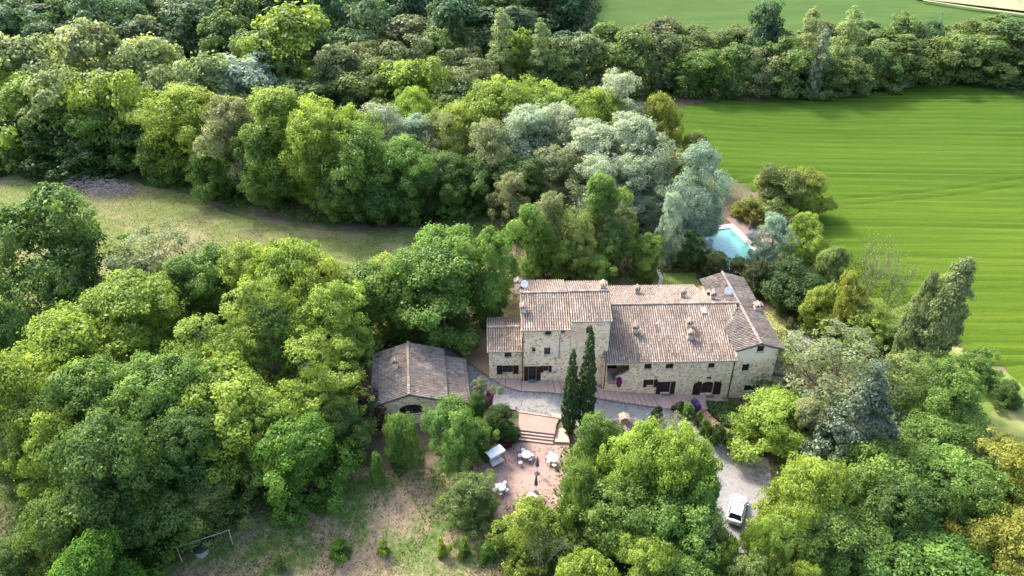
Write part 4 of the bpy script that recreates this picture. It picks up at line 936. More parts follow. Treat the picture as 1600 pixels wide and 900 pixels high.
single(1078, 362, 430, 60, 'dome', 'deep', 'dark bush between silver poplar and back lawn', 'shrub', 'yew_bush')
single(1532, 543, 605, 72, 'dome', 'fresh', 'green bush beside the grass track, larger of two', 'shrub', 'track_bush')
single(1577, 593, 642, 52, 'dome', 'dark', 'dark bush beside the grass track, smaller of two', 'shrub', 'track_bush')
stand('grove behind the farmhouse', 'in the grove behind the farmhouse', [
    (825, 318, 440, 62, 'oval', 'fresh'), (850, 340, 435, 32, 'poplar', 'ivy'), (888, 300, 430, 90, 'twiggy', 'olive'), (936, 272, 420, 78, 'oval', 'fresh'), (985, 335, 440, 80, 'twiggy', 'mid'),
    (1010, 368, 445, 62, 'round', 'fresh'), (932, 396, 455, 66, 'dome', 'fresh'), (880, 372, 445, 62, 'round', 'mid'), (905, 330, 440, 66, 'feather', 'olive'), (960, 345, 438, 60, 'round', 'dark'), (800, 270, 375, 66, 'silver', 'grey'), (965, 300, 420, 70, 'airy', 'tan'), (860, 300, 420, 66, 'silver', 'grey')])
stand('silver poplars of the wood', 'among the silver poplars behind the farmhouse', [
    (925, 190, 340, 150, 'silver', 'silver'), (985, 178, 340, 130, 'silver', 'silver'), (1000, 240, 370, 110, 'silver', 'silver'), (880, 230, 350, 110, 'silver', 'grey'), (935, 245, 375, 110, 'silver', 'silver'), (820, 235, 350, 90, 'oval', 'dark')])
stand('front row of the wood', 'in front row of the middle wood', [
    (290, 132, 292, 150, 'round', 'lime'), (362, 150, 312, 125, 'round', 'tan'), (440, 138, 328, 130, 'oval', 'lime'), (495, 165, 345, 120, 'round', 'lime'), (560, 190, 355, 130, 'round', 'fresh'), (622, 215, 358, 120, 'round', 'fresh'), (690, 235, 350, 110, 'round', 'dark'), (712, 285, 352, 66, 'dome', 'fresh'),
    (410, 190, 335, 110, 'round', 'mid'), (255, 190, 290, 90, 'dome', 'mid'), (330, 220, 318, 90, 'dome', 'mid'), (530, 260, 358, 90, 'dome', 'mid'), (590, 270, 362, 90, 'dome', 'dark'), (750, 240, 340, 90, 'round', 'dark')])
stand('second row of the wood', 'in second row of the middle wood', [
    (600, 165, 305, 120, 'silver', 'silver'), (652, 178, 305, 90, 'silver', 'paleblue'), (640, 138, 272, 90, 'round', 'lime'), (722, 160, 295, 110, 'round', 'yellow'), (785, 128, 285, 150, 'round', 'lime'), (765, 188, 330, 100, 'silver', 'grey'), (825, 165, 310, 120, 'silver', 'silver'), (872, 162, 300, 100, 'silver', 'silver'),
    (855, 133, 270, 120, 'round', 'lime'), (922, 138, 280, 110, 'round', 'lime'), (960, 116, 270, 115, 'silver', 'silver'), (1030, 145, 285, 82, 'round', 'gold'), (1080, 205, 295, 62, 'round', 'olive'), (1060, 238, 325, 52, 'round', 'gold'), (690, 175, 310, 90, 'feather', 'tan'), (550, 170, 320, 90, 'round', 'lime')])
stand('wood above the brush pile', 'in the wood above the brush pile', [
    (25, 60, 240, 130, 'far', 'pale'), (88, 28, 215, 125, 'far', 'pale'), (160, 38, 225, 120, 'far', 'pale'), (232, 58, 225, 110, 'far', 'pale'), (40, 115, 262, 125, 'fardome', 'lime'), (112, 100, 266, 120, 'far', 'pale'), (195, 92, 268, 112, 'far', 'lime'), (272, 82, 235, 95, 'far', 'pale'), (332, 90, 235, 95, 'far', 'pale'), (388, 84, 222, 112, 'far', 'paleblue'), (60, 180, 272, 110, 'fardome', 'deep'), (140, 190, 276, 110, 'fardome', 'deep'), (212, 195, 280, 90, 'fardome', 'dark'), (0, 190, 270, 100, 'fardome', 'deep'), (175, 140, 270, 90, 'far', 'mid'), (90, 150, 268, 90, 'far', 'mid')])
stand('back row before the hillside', 'in the back row before the dark hillside', [
    (462, 14, 190, 140, 'far', 'lime'), (425, 30, 185, 90, 'far', 'far'), (525, 72, 200, 90, 'far', 'fartan'), (585, 95, 205, 100, 'far', 'olive'), (660, 78, 195, 82, 'far', 'lime'), (622, 100, 205, 110, 'fardome', 'lime'), (700, 112, 205, 92, 'far', 'far'), (560, 60, 175, 80, 'far', 'fartan'), (745, 92, 185, 70, 'far', 'grey'), (500, 110, 215, 110, 'far', 'far'), (785, 10, 152, 42, 'poplar', 'pale'), (845, 26, 152, 36, 'poplar', 'pale'), (815, 45, 145, 50, 'fartall', 'lime'), (880, 62, 150, 60, 'far', 'far'), (720, 70, 165, 70, 'far', 'fartan'), (640, 55, 160, 80, 'far', 'fartan'), (235, 10, 130, 50, 'fartall', 'grey'), (350, 25, 150, 80, 'far', 'far'), (690, 40, 140, 70, 'far', 'far')])
def tree_row():
    rows = []
    rr = random.Random(11); x = 870
    while x < 1640:                                    # near side of the row along the wheat field
        base = 150 if x < 1060 else (158 if x < 1300 else 158 - (x - 1300) * .14 if x < 1450 else 138)
        rows.append((x, base - rr.uniform(78, 108), base - 2, rr.uniform(62, 90), rr.choice(('far', 'far', 'fartall', 'fardome')), rr.choice(('far', 'olive', 'olive', 'far', 'mid', 'grey', 'fartan')))); x += rr.uniform(34, 48)
    stand('tree row along the wheat field', 'in near line of the wheat-side trees', rows)
    rows = []; x = 890
    while x < 1640:
        base = 118; rows.append((x, base - rr.uniform(72, 100), base, rr.uniform(60, 85), rr.choice(('far', 'fartall', 'fartall')), rr.choice(('far', 'olive', 'fardark', 'fartan', 'far')))); x += rr.uniform(40, 56)
    stand('tree row along the wheat field', 'in far line of the wheat-side trees', rows)
    for px, top, base, w, col, lb in [(1263, 8, 145, 40, 'pale', 'tall olive poplar left of the pair rising from the tree row'), (1325, 10, 145, 46, 'pale', 'tall pale poplar right of the pair rising from the tree row'), (1281, 44, 156, 26, 'silver', 'slim pale poplar standing at the front of the tree row'), (1195, 4, 135, 70, 'fardark', 'dark round tree rising above the tree row')]:
        single(px, top, base, w, 'poplar' if col != 'fardark' else 'far', col, lb)
    single(1410, 112, 136, 30, 'shrub', 'white', 'white blossoming bush at the foot of the tree row', 'shrub', 'blossom_bush')
tree_row()
def hillside():
    rr = random.Random(4)
    for k, (Y, h) in enumerate(((172, 15), (190, 16), (208, 17), (228, 17), (250, 18), (275, 18))):
        lo, hi = -Y * .78, (22 if k < 2 else 16 if k < 4 else 24); n = int((hi - lo) / 9.5); step = (hi - lo) / n; names = ['first', 'second', 'third', 'fourth', 'fifth', 'sixth']
        for i in range(n):
            x = lo + (i + .5) * step + rr.uniform(-2.2, 2.2); y = Y + rr.uniform(-4, 4); H = h * rr.uniform(.8, 1.2)
            if k == 0 and x > 0: continue
            col = rr.choice(('fardark', 'fardark', 'fardark', 'deep', 'far', 'fardark')) if x < -25 else rr.choice(('fardark', 'far', 'fartan', 'far', 'fardark'))
            plant(rr.choice(('far', 'fartall', 'fardome')), Vector((x, y, gz(x, y) - .1)), H, rr.uniform(13, 17), col, f'{WORD[col]} woodland tree, {ORD[i]} from left in hillside row {names[k]} from below', 'tree', 'dark wooded hillside')
hillside()
def undergrowth():
    """low leafy ground cover filling the floor of the thickets: one uncountable mass"""
    g = np.random.default_rng(21)
    polys = [(pix([(-60, 480), (180, 470), (420, 465), (640, 440), (770, 430), (740, 510), (690, 545), (580, 565), (560, 700), (480, 790), (330, 840), (250, 870), (180, 920), (100, 1050), (-100, 1050)]), 16, 1.5),
             (pix([(800, 380), (840, 330), (1040, 300), (1100, 340), (1060, 420), (1010, 450), (820, 440)]), 12, 1.4),
             (pix([(880, 700), (960, 690), (1030, 740), (1060, 900), (1050, 1100), (780, 1100), (780, 800), (860, 780)]), 16, 1.3),
             (pix([(1205, 720), (1160, 690), (1150, 640), (1230, 590), (1300, 560), (1310, 520), (1200, 470), (1190, 430), (1290, 380), (1400, 440), (1470, 520), (1500, 610), (1620, 760), (1640, 1100), (1190, 1100), (1190, 820)]), 13, 1.4),
             (pix([(230, 285), (320, 312), (430, 345), (600, 358), (700, 342), (800, 310), (1050, 330), (1080, 220), (900, 200), (500, 230), (230, 230)]), 7, 1.6),
             (pix([(-60, 262), (110, 266), (220, 282), (260, 240), (-60, 230)]), 10, 1.8),
             (pix([(860, 160), (1060, 160), (1250, 157), (1330, 151), (1440, 133), (1620, 148), (1640, 130), (860, 130)]), 5, 2.0)]
    PV = []; PF = []; PR = []; o = 0
    for poly, dens, hh in polys:
        X = np.array(poly); lo = X.min(0); hi = X.max(0); n = int((hi - lo).prod() * dens)
        q = lo + g.random((n, 2)) * (hi - lo)
        x, y = q[:, 0], q[:, 1]; c = np.zeros(n, bool); m = len(poly); j = m - 1
        for i in range(m):
            xi, yi = poly[i]; xj, yj = poly[j]
            with np.errstate(divide='ignore', invalid='ignore'):
                c ^= ((yi > y) != (yj > y)) & (x < (xj - xi) * (y - yi) / (yj - yi + 1e-9) + xi)
            j = i
        q = q[c]; n = len(q)
        field = np.sin(q[:, 0] * .9 + 1.1 * np.sin(q[:, 1] * .7)) * np.sin(q[:, 1] * .8 + np.sin(q[:, 0] * .6)) * .5 + .5
        field = .35 * field + .65 * (np.sin(q[:, 0] * .33 + 2) * np.sin(q[:, 1] * .29 + 1) * .5 + .5)
        zz = hh * np.clip(field * 1.5 - .25, 0.03, 1) * g.uniform(.35, 1, n) ** .5
        base = np.array([gz(a, b) for a, b in q]) - .1
        pos = np.column_stack([q, base + zz + .05])
        sz = (.34 if hh < 1.55 else .55) * g.uniform(.6, 1.4, n)
        V, F = leaf_quads(g, pos, unit(g.normal(0, .55, (n, 3)) + np.array([0, 0, .8])), sz)
        PV.append(V); PF.append(F + o); PR.append(np.clip(.45 + .3 * (field - .5) + g.normal(0, .18, n), 0, 1)); o += len(V)
    me = arrays_mesh('undergrowth', np.vstack(PV), np.vstack(PF), np.concatenate(PR)); ob = link('undergrowth', me, 'leaf', kind='stuff', label='low leafy undergrowth between the trees', cat='undergrowth'); ob.color = (.075, .12, .022, 1)
undergrowth()

# ------------------------------------------------------------------ patio, steps and walls
PZ = -.62
def ppoly(pts, z): return [tuple(atz(px, py, z)[:2]) for px, py in pts]
def patio():
    m = MB(); m.prism(ppoly([(738, 705), (768, 684), (810, 683), (866, 688), (888, 690), (893, 720), (886, 760), (872, 800), (820, 815), (765, 812), (742, 775)], PZ)[::-1], PZ - .5, PZ)
    m.build('patio', 'patio_brick', kind='structure', label='pinkish brick patio with white garden tables')
    st = MB(); st.prism(ppoly([(811, 645), (874, 653.5), (869, 664), (866, 678), (810, 671.5)], .03)[::-1], -1, .03); o = st.build('steps', 'patio_brick', kind='structure', label='brick landing with broad steps down to the patio')
    e0 = [atz(809.8, 671.6, .03), atz(866, 678.2, .03)]; d = Vector((e0[1] - e0[0])).normalized(); n = Vector((d.y, -d.x, 0))
    for k in range(3):
        m = MB(); z = .03 - .16 * (k + 1); a = [e0[0] + n * (.32 * k + .01), e0[1] + n * (.32 * k + .01), e0[1] + n * (.32 * (k + 1)), e0[0] + n * (.32 * (k + 1))]
        m.prism([tuple(q[:2]) for q in a][::-1], -1, z); m.build('step', 'terracotta', o)
        m = MB(); b = [e0[0] + n * (.32 * k - .07), e0[1] + n * (.32 * k - .07), e0[1] + n * (.32 * k + .012), e0[0] + n * (.32 * k + .012)]; m.prism([tuple(q[:2]) for q in b][::-1], .03 - .16 * k - .04, .03 - .16 * k + .015); m.build('nosing', 'kerb_brick', o)
    for pts, z in (([(800, 636), (884, 648), (880, 655), (812, 644.2)], .05), ([(870, 664), (876, 655), (884, 656), (890, 691), (867, 690), (867, 678)], -.3)):
        m = MB(); m.prism(ppoly(pts, z)[::-1], z - .9, z); m.build('paving_band', 'terracotta', o)
    k = MB(); k.tube([atz(812, 644.5, .06), atz(874, 653.8, .06)], .06, 5); k.tube([atz(869, 663, .1), atz(866.5, 678, .1), atz(866, 687, -.5)], .07, 5); k.build('kerb_edge', 'kerb_brick', o)
patio()
def garden_path():
    strip = [((1085, 634), (1097, 631)), ((1091, 647), (1104, 642)), ((1099, 657), (1112, 652)), ((1109, 666), (1121, 659)), ((1120, 674), (1131, 665)), ((1132, 682), (1142, 672)), ((1143, 690), (1154, 680)), ((1153, 698), (1164, 688)), ((1165, 704), (1174, 692)), ((1178, 709), (1185, 695)), ((1192, 714), (1198, 698))]
    base = sheet('garden_path', pix([a for a, b in strip] + [b for a, b in strip][::-1]), .8, .03, 'kerb_brick', 0, .8, label='curving stone flag path between hedge and drive')
    for (a0, b0), (a1, b1) in zip(strip, strip[1:]):
        q = [at(*p) for p in (a0, a1, b1, b0)]; c = sum(q, Vector()) / 4; q = [c + (p - c) * .93 for p in q]; z = max(p.z for p in q) + .10
        m = MB(); m.prism([tuple(p[:2]) for p in q], z - .35, z); m.build('flagstone', 'coping', base)
garden_path()
def hedge():
    poly = pix([(1101, 634), (1122, 636), (1145, 640), (1160, 642), (1158, 668), (1140, 676), (1124, 664), (1111, 650)])
    g = np.random.default_rng(3); n = 9000; X = np.array(poly); lo, hi = X.min(0), X.max(0); pos = []; nr = []
    while len(pos) < n:
        q = lo + g.random(2) * (hi - lo)
        if not inpoly(q[0], q[1], poly): continue
        pos.append((q[0], q[1], gz(*q) + (g.uniform(.75, 1.0) + .1 * math.sin(q[0] * 2.1) if g.random() < .6 else g.uniform(.0, .9)))); 
    pos = np.array(pos); V, F = leaf_quads(g, pos, unit(g.normal(0, .7, (n, 3)) + np.array([0, 0, .7])), .17 * g.uniform(.6, 1.4, n))
    c = at(1130, 655); root = empty('hedge', c, 'clipped dark hedge wedge below the arched door', 'hedge')
    me = arrays_mesh('foliage', V, F, g.random(n)); o = link('foliage', me, 'leaf_dense', root); o.color = (.05, .085, .02, 1)
    m = MB(); m.prism([tuple(p) for p in (X - X.mean(0)) * .9 + X.mean(0)], c.z - .4, c.z + .6); m.build('stems', 'bark', root)
hedge()
def small_plants():
    S = [(1028, 636, 661, 19, 'ball', 'box', 'clipped round topiary ball on the gravel drive', 'shrub', None), (1083, 624, 644, 20, 'shrub', 'lav', 'blue-violet flowering bush before the arched door', 'shrub', 'flowering_bush'),
         (1062, 628, 643, 24, 'shrub', 'deep', 'low dark shrub left of the blue-violet bush', 'shrub', None), (1073, 634, 655, 22, 'shrub', 'fresh', 'bright green shrub below the blue-violet bush', 'shrub', None),
         (1093, 645, 662, 14, 'shrub', 'mid', 'small green shrub at the start of the flag path', 'shrub', None), (1128, 665, 694, 30, 'shrub', 'deep', 'dark shrub sprawling over the flag path kerb', 'shrub', None), (1145, 678, 702, 22, 'shrub', 'olive', 'straggly shrub on the kerb right of the dark one', 'shrub', None),
         (1104, 655, 680, 18, 'shrub', 'mid', 'green shrub between flag path and gravel', 'shrub', None),
         (522, 720, 745, 26, 'shrub', 'dark', 'low green shrub at the top of the lawn', 'shrub', None), (588, 715, 760, 24, 'shrub', 'mid', 'grassy shrub below the fresh green small tree', 'shrub', None),
         (530, 850, 872, 34, 'shrub', 'ivy', 'rounded green clump in the middle of the lawn', 'shrub', None), (598, 848, 866, 20, 'shrub', 'lime', 'small pale clump right of the green lawn clump', 'shrub', None), (692, 845, 866, 22, 'shrub', 'lime', 'yellowish clump at the right side of the lawn', 'shrub', None), (722, 842, 868, 24, 'shrub', 'fresh', 'green clump right of the yellowish lawn clump', 'shrub', None), (760, 846, 874, 26, 'shrub', 'fresh', 'bright clump at the foot of the olive bush', 'shrub', None), (437, 868, 890, 26, 'shrub', 'olive', 'olive clump at the lower left of the lawn', 'shrub', None),
         (1236, 498, 512, 14, 'shrub', 'grey', 'small round shrub alone on the side lawn', 'shrub', None)]
    for px, t, b, w, kind, col, lb, cat, nm in S: single(px, t, b, w, kind, col, lb, cat, nm)
    q = HF.w(11.1, -1.25, .55); plant('shrub', q, .8, .85, 'magenta', 'magenta bougainvillea at the porch of the long range', 'flower', name='bougainvillea')
    pt = MB(); pt.lathe([(.2, 0), (.3, .5), (.33, .55), (.28, .55)], 14, HF.w(11.1, -1.25, .05)); pt.lathe([(.02, .48), (.28, .48)], 14, HF.w(11.1, -1.25, .05)); pt.build('flower_pot', 'pot_red', label='clay pot holding the magenta bougainvillea', cat='pot')
    p = atz(807, 687, PZ); pt = MB(); pt.lathe([(.18, 0), (.3, .5), (.34, .6), (.28, .6), (.02, .5)], 16, p); pt.build('flower_pot', 'pot_red', label='dark red clay pot at the foot of the patio steps', cat='pot')
    p = atz(793, 699, PZ); plant('shrub', p, .8, .8, (.20, .03, .03), 'small red flowering plant behind the swing seat corner', 'flower', name='red_flowers')
    for px, py, lb in ((1129, 695.5, 'low dark bollard lamp at the gravel edge near the hedge'), (1099, 712, 'low dark bollard lamp at the gravel edge below the lime trees')):
        p = at(px, py); m = MB(); m.lathe([(.07, 0), (.07, .75), (.13, .78), (.13, .95), (.02, 1.0)], 10, p); m.build('bollard_lamp', 'iron', label=lb, cat='lamp', group='bollard lamps by the drive')
small_plants()

# ------------------------------------------------------------------ patio furniture
def copy_tree(o, parent=None):
    c = o.copy(); COL.objects.link(c); c.parent = parent
    for ch in list(o.children): copy_tree(ch, c)
    return c
def make_table():
    root = empty('garden_table', (0, 0, 0), 'x', 'table', 'round white tables on the patio')
    m = MB(); m.lathe([(.02, .70), (.50, .70), (.53, .715), (.53, .735), (.50, .75), (.02, .75)], 28); m.build('table_top', 'white_paint', root, world=False)
    m = MB(); m.lathe([(.03, .751), (.03, .765), (.005, .765)], 10); m.build('parasol_hole', 'iron', root, world=False)
    for k in range(4):
        a = k * math.pi / 2 + .4; m = MB(); m.tube([(math.cos(a) * .34, math.sin(a) * .34, .70), (math.cos(a) * .30, math.sin(a) * .30, .4), (math.cos(a) * .42, math.sin(a) * .42, 0)], .02); m.build('leg', 'iron', root, world=False)
    return root
def make_chair():
    root = empty('garden_chair', (0, 0, 0), 'x', 'chair', 'garden chairs round the patio tables')
    m = MB(); m.lathe([(.02, .42), (.20, .42), (.235, .44), (.235, .48), (.20, .50), (.02, .505)], 18); m.build('seat_cushion', 'cushion_white', root, world=False)
    for sx in (-1, 1):
        for sy in (-1, 1): m = MB(); m.tube([(sx * .17, sy * .17, .42), (sx * .22, sy * .23, 0)], .014); m.build('leg', 'iron', root, world=False)
    m = MB(); pts = [(-.2, -.19, .44), (-.22, -.25, .75), (-.14, -.28, .9), (0, -.29, .94), (.14, -.28, .9), (.22, -.25, .75), (.2, -.19, .44)]; m.tube(pts, .014)
    for x in (-.1, 0, .1): m.tube([(x, -.2, .45), (x, -.28, .9)], .009)
    m.build('backrest', 'iron', root, world=False)
    for sx in (-1, 1):
        m = MB(); m.tube([(sx * .22, -.24, .68), (sx * .25, 0, .68), (sx * .22, .2, .64), (sx * .2, .17, .43)], .013); m.build('armrest', 'iron', root, world=False)
    return root
def furniture():
    T = [((822.4, 709.5), 'round white patio table nearest the steps', [((812.4, 711), 'left'), ((831.6, 710.4), 'right'), ((828.3, 717), 'lower right'), ((813, 722.3), 'pulled-out lower left'), ((817, 702.5), 'upper left')]),
         ((864.6, 715.2), 'round white patio table beside the trees on the right', [((856.5, 713.5), 'left'), ((857, 720.5), 'lower left'), ((865.8, 726), 'near'), ((860, 707.5), 'upper')]),
         ((782, 760.5), 'round white patio table at the lower left', [((774.5, 757), 'upper left'), ((789, 753.5), 'upper right'), ((791.5, 764.8), 'right'), ((781.8, 770.5), 'near'), ((772.6, 764.8), 'left')]),
         ((830, 776), 'round white patio table half hidden by yellow-green leaves', [((838.5, 778), 'right')])]
    t0 = make_table(); c0 = make_chair(); ft = fc = True
    names = ['the table nearest the steps', 'the table beside the trees', 'the lower left patio table', 'the leaf-hidden patio table']
    for (pp, lb, chairs), nm in zip(T, names):
        p = atz(*pp, PZ + .75); p.z = PZ
        o = t0 if ft else copy_tree(t0); ft = False; o.location = p; o['label'] = lb; o.rotation_euler.z = random.uniform(0, 1.5)
        for cpx, w in chairs:
            q = atz(*cpx, PZ + .48); q.z = PZ; dv = p - q; o = c0 if fc else copy_tree(c0); fc = False
            o.location = q; o.rotation_euler.z = math.atan2(dv.y, dv.x) - math.pi / 2; o['label'] = f'{w} white-cushioned iron chair at {nm}'
    for (bx, by), (tx, ty), lb in (((839.3, 740), (841.7, 713), 'closed grey parasol standing between the two upper tables'), ((837.2, 769.5), (839.8, 742), 'closed grey parasol beside the leaf-hidden table')):
        p = atz(bx, by, PZ); root = empty('closed_parasol', p, lb, 'parasol', 'closed patio parasols'); h = height_at(p, ty) - PZ
        m = MB(); m.lathe([(.02, .06), (.27, .06), (.30, .03), (.30, 0)], 18); m.lathe([(.05, .06), (.05, .3), (.03, .3)], 8); m.build('base', 'iron', root, world=False)
        m = MB(); m.tube([(0, 0, .05), (0, 0, h)], .022); m.build('pole', 'wood_grey', root, world=False)
        m = MB(); n = 16; prof = [(.02, h), (.06, h - .12), (.13, h * .62), (.17, h * .46), (.10, h * .42)]
        vs = []
        for r_, z in prof:
            for k in range(n): a = 2 * math.pi * k / n; rr = r_ * (1 + (.28 if k % 2 else -.18) * (r_ > .1)); vs.append((rr * math.cos(a), rr * math.sin(a), z))
        m.add(vs, [(i * n + k, i * n + (k + 1) % n, (i + 1) * n + (k + 1) % n, (i + 1) * n + k) for i in range(len(prof) - 1) for k in range(n)]); m.build('folded_canopy', 'parasol_grey', root, world=False)
        m = MB(); m.lathe([(.03, h), (.025, h + .06), (.003, h + .09)], 8); m.build('finial', 'wood_grey', root, world=False)
    # swing seat with white canopy
    a = atz(757, 711, PZ + 1.75); b = atz(783, 697, PZ + 1.75); c = (a + b) / 2; c = atz(773.5, 704.5, PZ + 1.8); ang = math.atan2(b.y - a.y, b.x - a.x)
    root = empty('swing_seat', Vector((c.x, c.y, PZ)), 'garden swing seat with flat white canopy at the left of the patio', 'swing seat', rz=ang); L = 1.9; root.scale = (.95, .9, .95)
    for sx in (-1, 1):
        m = MB(); x = sx * L / 2; m.tube([(x, -.75, 0), (x, -.05, 1.75), (x, .05, 1.75), (x, .75, 0)], .03); m.tube([(x, -.55, .5), (x, .55, .5)], .02); m.build('frame', 'iron', root, world=False)
    m = MB(); m.tube([(-L / 2, 0, 1.75), (L / 2, 0, 1.75)], .03); m.build('top_bar', 'iron', root, world=False)
    m = MB(); nx = 8
    for k in range(nx):
        x0, x1 = -L / 2 - .05 + (L + .1) * k / nx, -L / 2 - .05 + (L + .1) * (k + 1) / nx
        P_ = [(-.62, 1.72), (-.6, 1.84), (0, 1.93), (.6, 1.84), (.62, 1.72)]; z = lambda i, x: P_[i][1] - .02 * math.sin((x / L + .5) * math.pi)
        for i in range(4): m.add([(x0, P_[i][0], z(i, x0)), (x1, P_[i][0], z(i, x1)), (x1, P_[i + 1][0], z(i + 1, x1)), (x0, P_[i + 1][0], z(i + 1, x0))], [(0, 1, 2, 3)])
    m.build('canopy', 'canopy_white', root, world=False)
    m = MB(); m.box((0, -.38, .5), (L - .4, .62, .14)); m.build('seat_cushion', 'cushion_white', root, world=False)
    m = MB(); m.box((0, .02, .82), (L - .4, .12, .6), Matrix.Rotation(R(12), 3, 'X')); m.build('back_cushion', 'cushion_white', root, world=False)
    for sx in (-1, 1): m = MB(); m.tube([(sx * (L / 2 - .2), -.2, .5), (sx * (L / 2 - .15), 0, 1.72)], .012); m.build('hanger', 'iron', root, world=False)
furniture()

# ------------------------------------------------------------------ car
def car():
    a = at(1144, 822); b = at(1155, 775); d = b - a; ang = math.atan2(d.y, d.x) - math.pi / 2
    p = at(1150, 801); root = empty('parked_car', p, 'white hatchback car parked on the gravel under the trees', 'car', rz=ang)
    root.scale = (.94, .94, .92)
    # stations along y (front is +y): y, half width, sill z, belt z
    S = [(-2.0, .68, .42, .80), (-1.9, .80, .26, .92), (-1.4, .86, .22, .95), (-.6, .875, .20, .92), (.4, .875, .20, .90), (1.1, .86, .22, .86), (1.6, .83, .24, .78), (1.95, .74, .30, .66), (2.08, .55, .42, .56)]
    m = MB(); rings = []
    for y, w, z0, z1 in S:
        rings.append([(-w * .9, y, z0), (-w, y, z0 + .15), (-w, y, (z0 + z1) / 2), (-w * .96, y, z1 - .06), (-w * .82, y, z1), (0, y, z1 + .035), (w * .82, y, z1), (w * .96, y, z1 - .06), (w, y, (z0 + z1) / 2), (w, y, z0 + .15), (w * .9, y, z0)])
    n = 11; vs = [q for r_ in rings for q in r_]; fs = [(i * n + k, (i + 1) * n + k, (i + 1) * n + (k + 1) % n, i * n + (k + 1) % n) for i in range(len(S) - 1) for k in range(n)]
    m.add(vs, fs + [tuple(range(n)), tuple(range((len(S) - 1) * n, len(S) * n))[::-1]]); m.build('body', 'car_paint', root, smooth=True, world=False)
    base = [(-.74, -1.78, .93), (.74, -1.78, .93), (.76, -.4, .92), (.74, 1.0, .88), (-.74, 1.0, .88), (-.76, -.4, .92)]
    top = [(-.56, -1.42, 1.42), (.56, -1.42, 1.42), (.60, -.3, 1.47), (.56, .28, 1.42), (-.56, .28, 1.42), (-.60, -.3, 1.47)]
    m = MB(); m.add(base + top, [(i, (i + 1) % 6, (i + 1) % 6 + 6, i + 6) for i in range(6)]); m.build('windows', 'car_glass', root, world=False)
    m = MB(); t2 = [(x * 1.03, y, z + .005) for x, y, z in top]; c = (0, -.4, 1.51); m.add(t2 + [c] + [(x * 1.03, y, z - .05) for x, y, z in top], [(i, (i + 1) % 6, 6) for i in range(6)] + [(i + 7, (i + 1) % 6 + 7, (i + 1) % 6, i) for i in range(6)]); m.build('roof', 'car_paint', root, world=False)
    for i in range(6):
        m = MB(); m.tube([base[i], top[i]], .035, 6); m.build('pillar', 'car_paint', root, world=False)
    for sx in (-1, 1):
        for y in (-1.3, 1.28):
            m = MB(); m.lathe([(.18, -.09), (.29, -.1), (.31, -.07), (.31, .07), (.29, .1), (.18, .09)], 20); m.v = [(v[2] + sx * .78, v[1] + y, v[0] + .31) for v in m.v]; w = m.build('wheel', 'tyre', root, world=False)
            m = MB(); m.lathe([(.005, .075), (.10, .085), (.19, .08), (.19, .06)], 14); m.v = [(sx * v[2] + sx * .79, v[1] + y, v[0] + .31) for v in m.v]; m.build('rim', 'lead', w, world=False)
        m = MB(); m.box((sx * .58, 1.93, .62), (.28, .16, .12)); m.build('headlight', 'lamp', root, world=False)
        m = MB(); m.box((sx * .66, -1.93, .78), (.2, .12, .2)); m.build('tail_light', 'tail', root, world=False)
        m = MB(); m.box((sx * .98, .72, .95), (.2, .1, .14)); m.build('wing_mirror', 'car_paint', root, world=False)
    m = MB(); m.box((0, 2.05, .40), (1.0, .08, .14)); m.build('grille', 'iron', root, world=False)
    m = MB(); m.box((0, -1.985, .6), (.5, .03, .12)); m.build('number_plate', 'white_paint', root, world=False)
car()

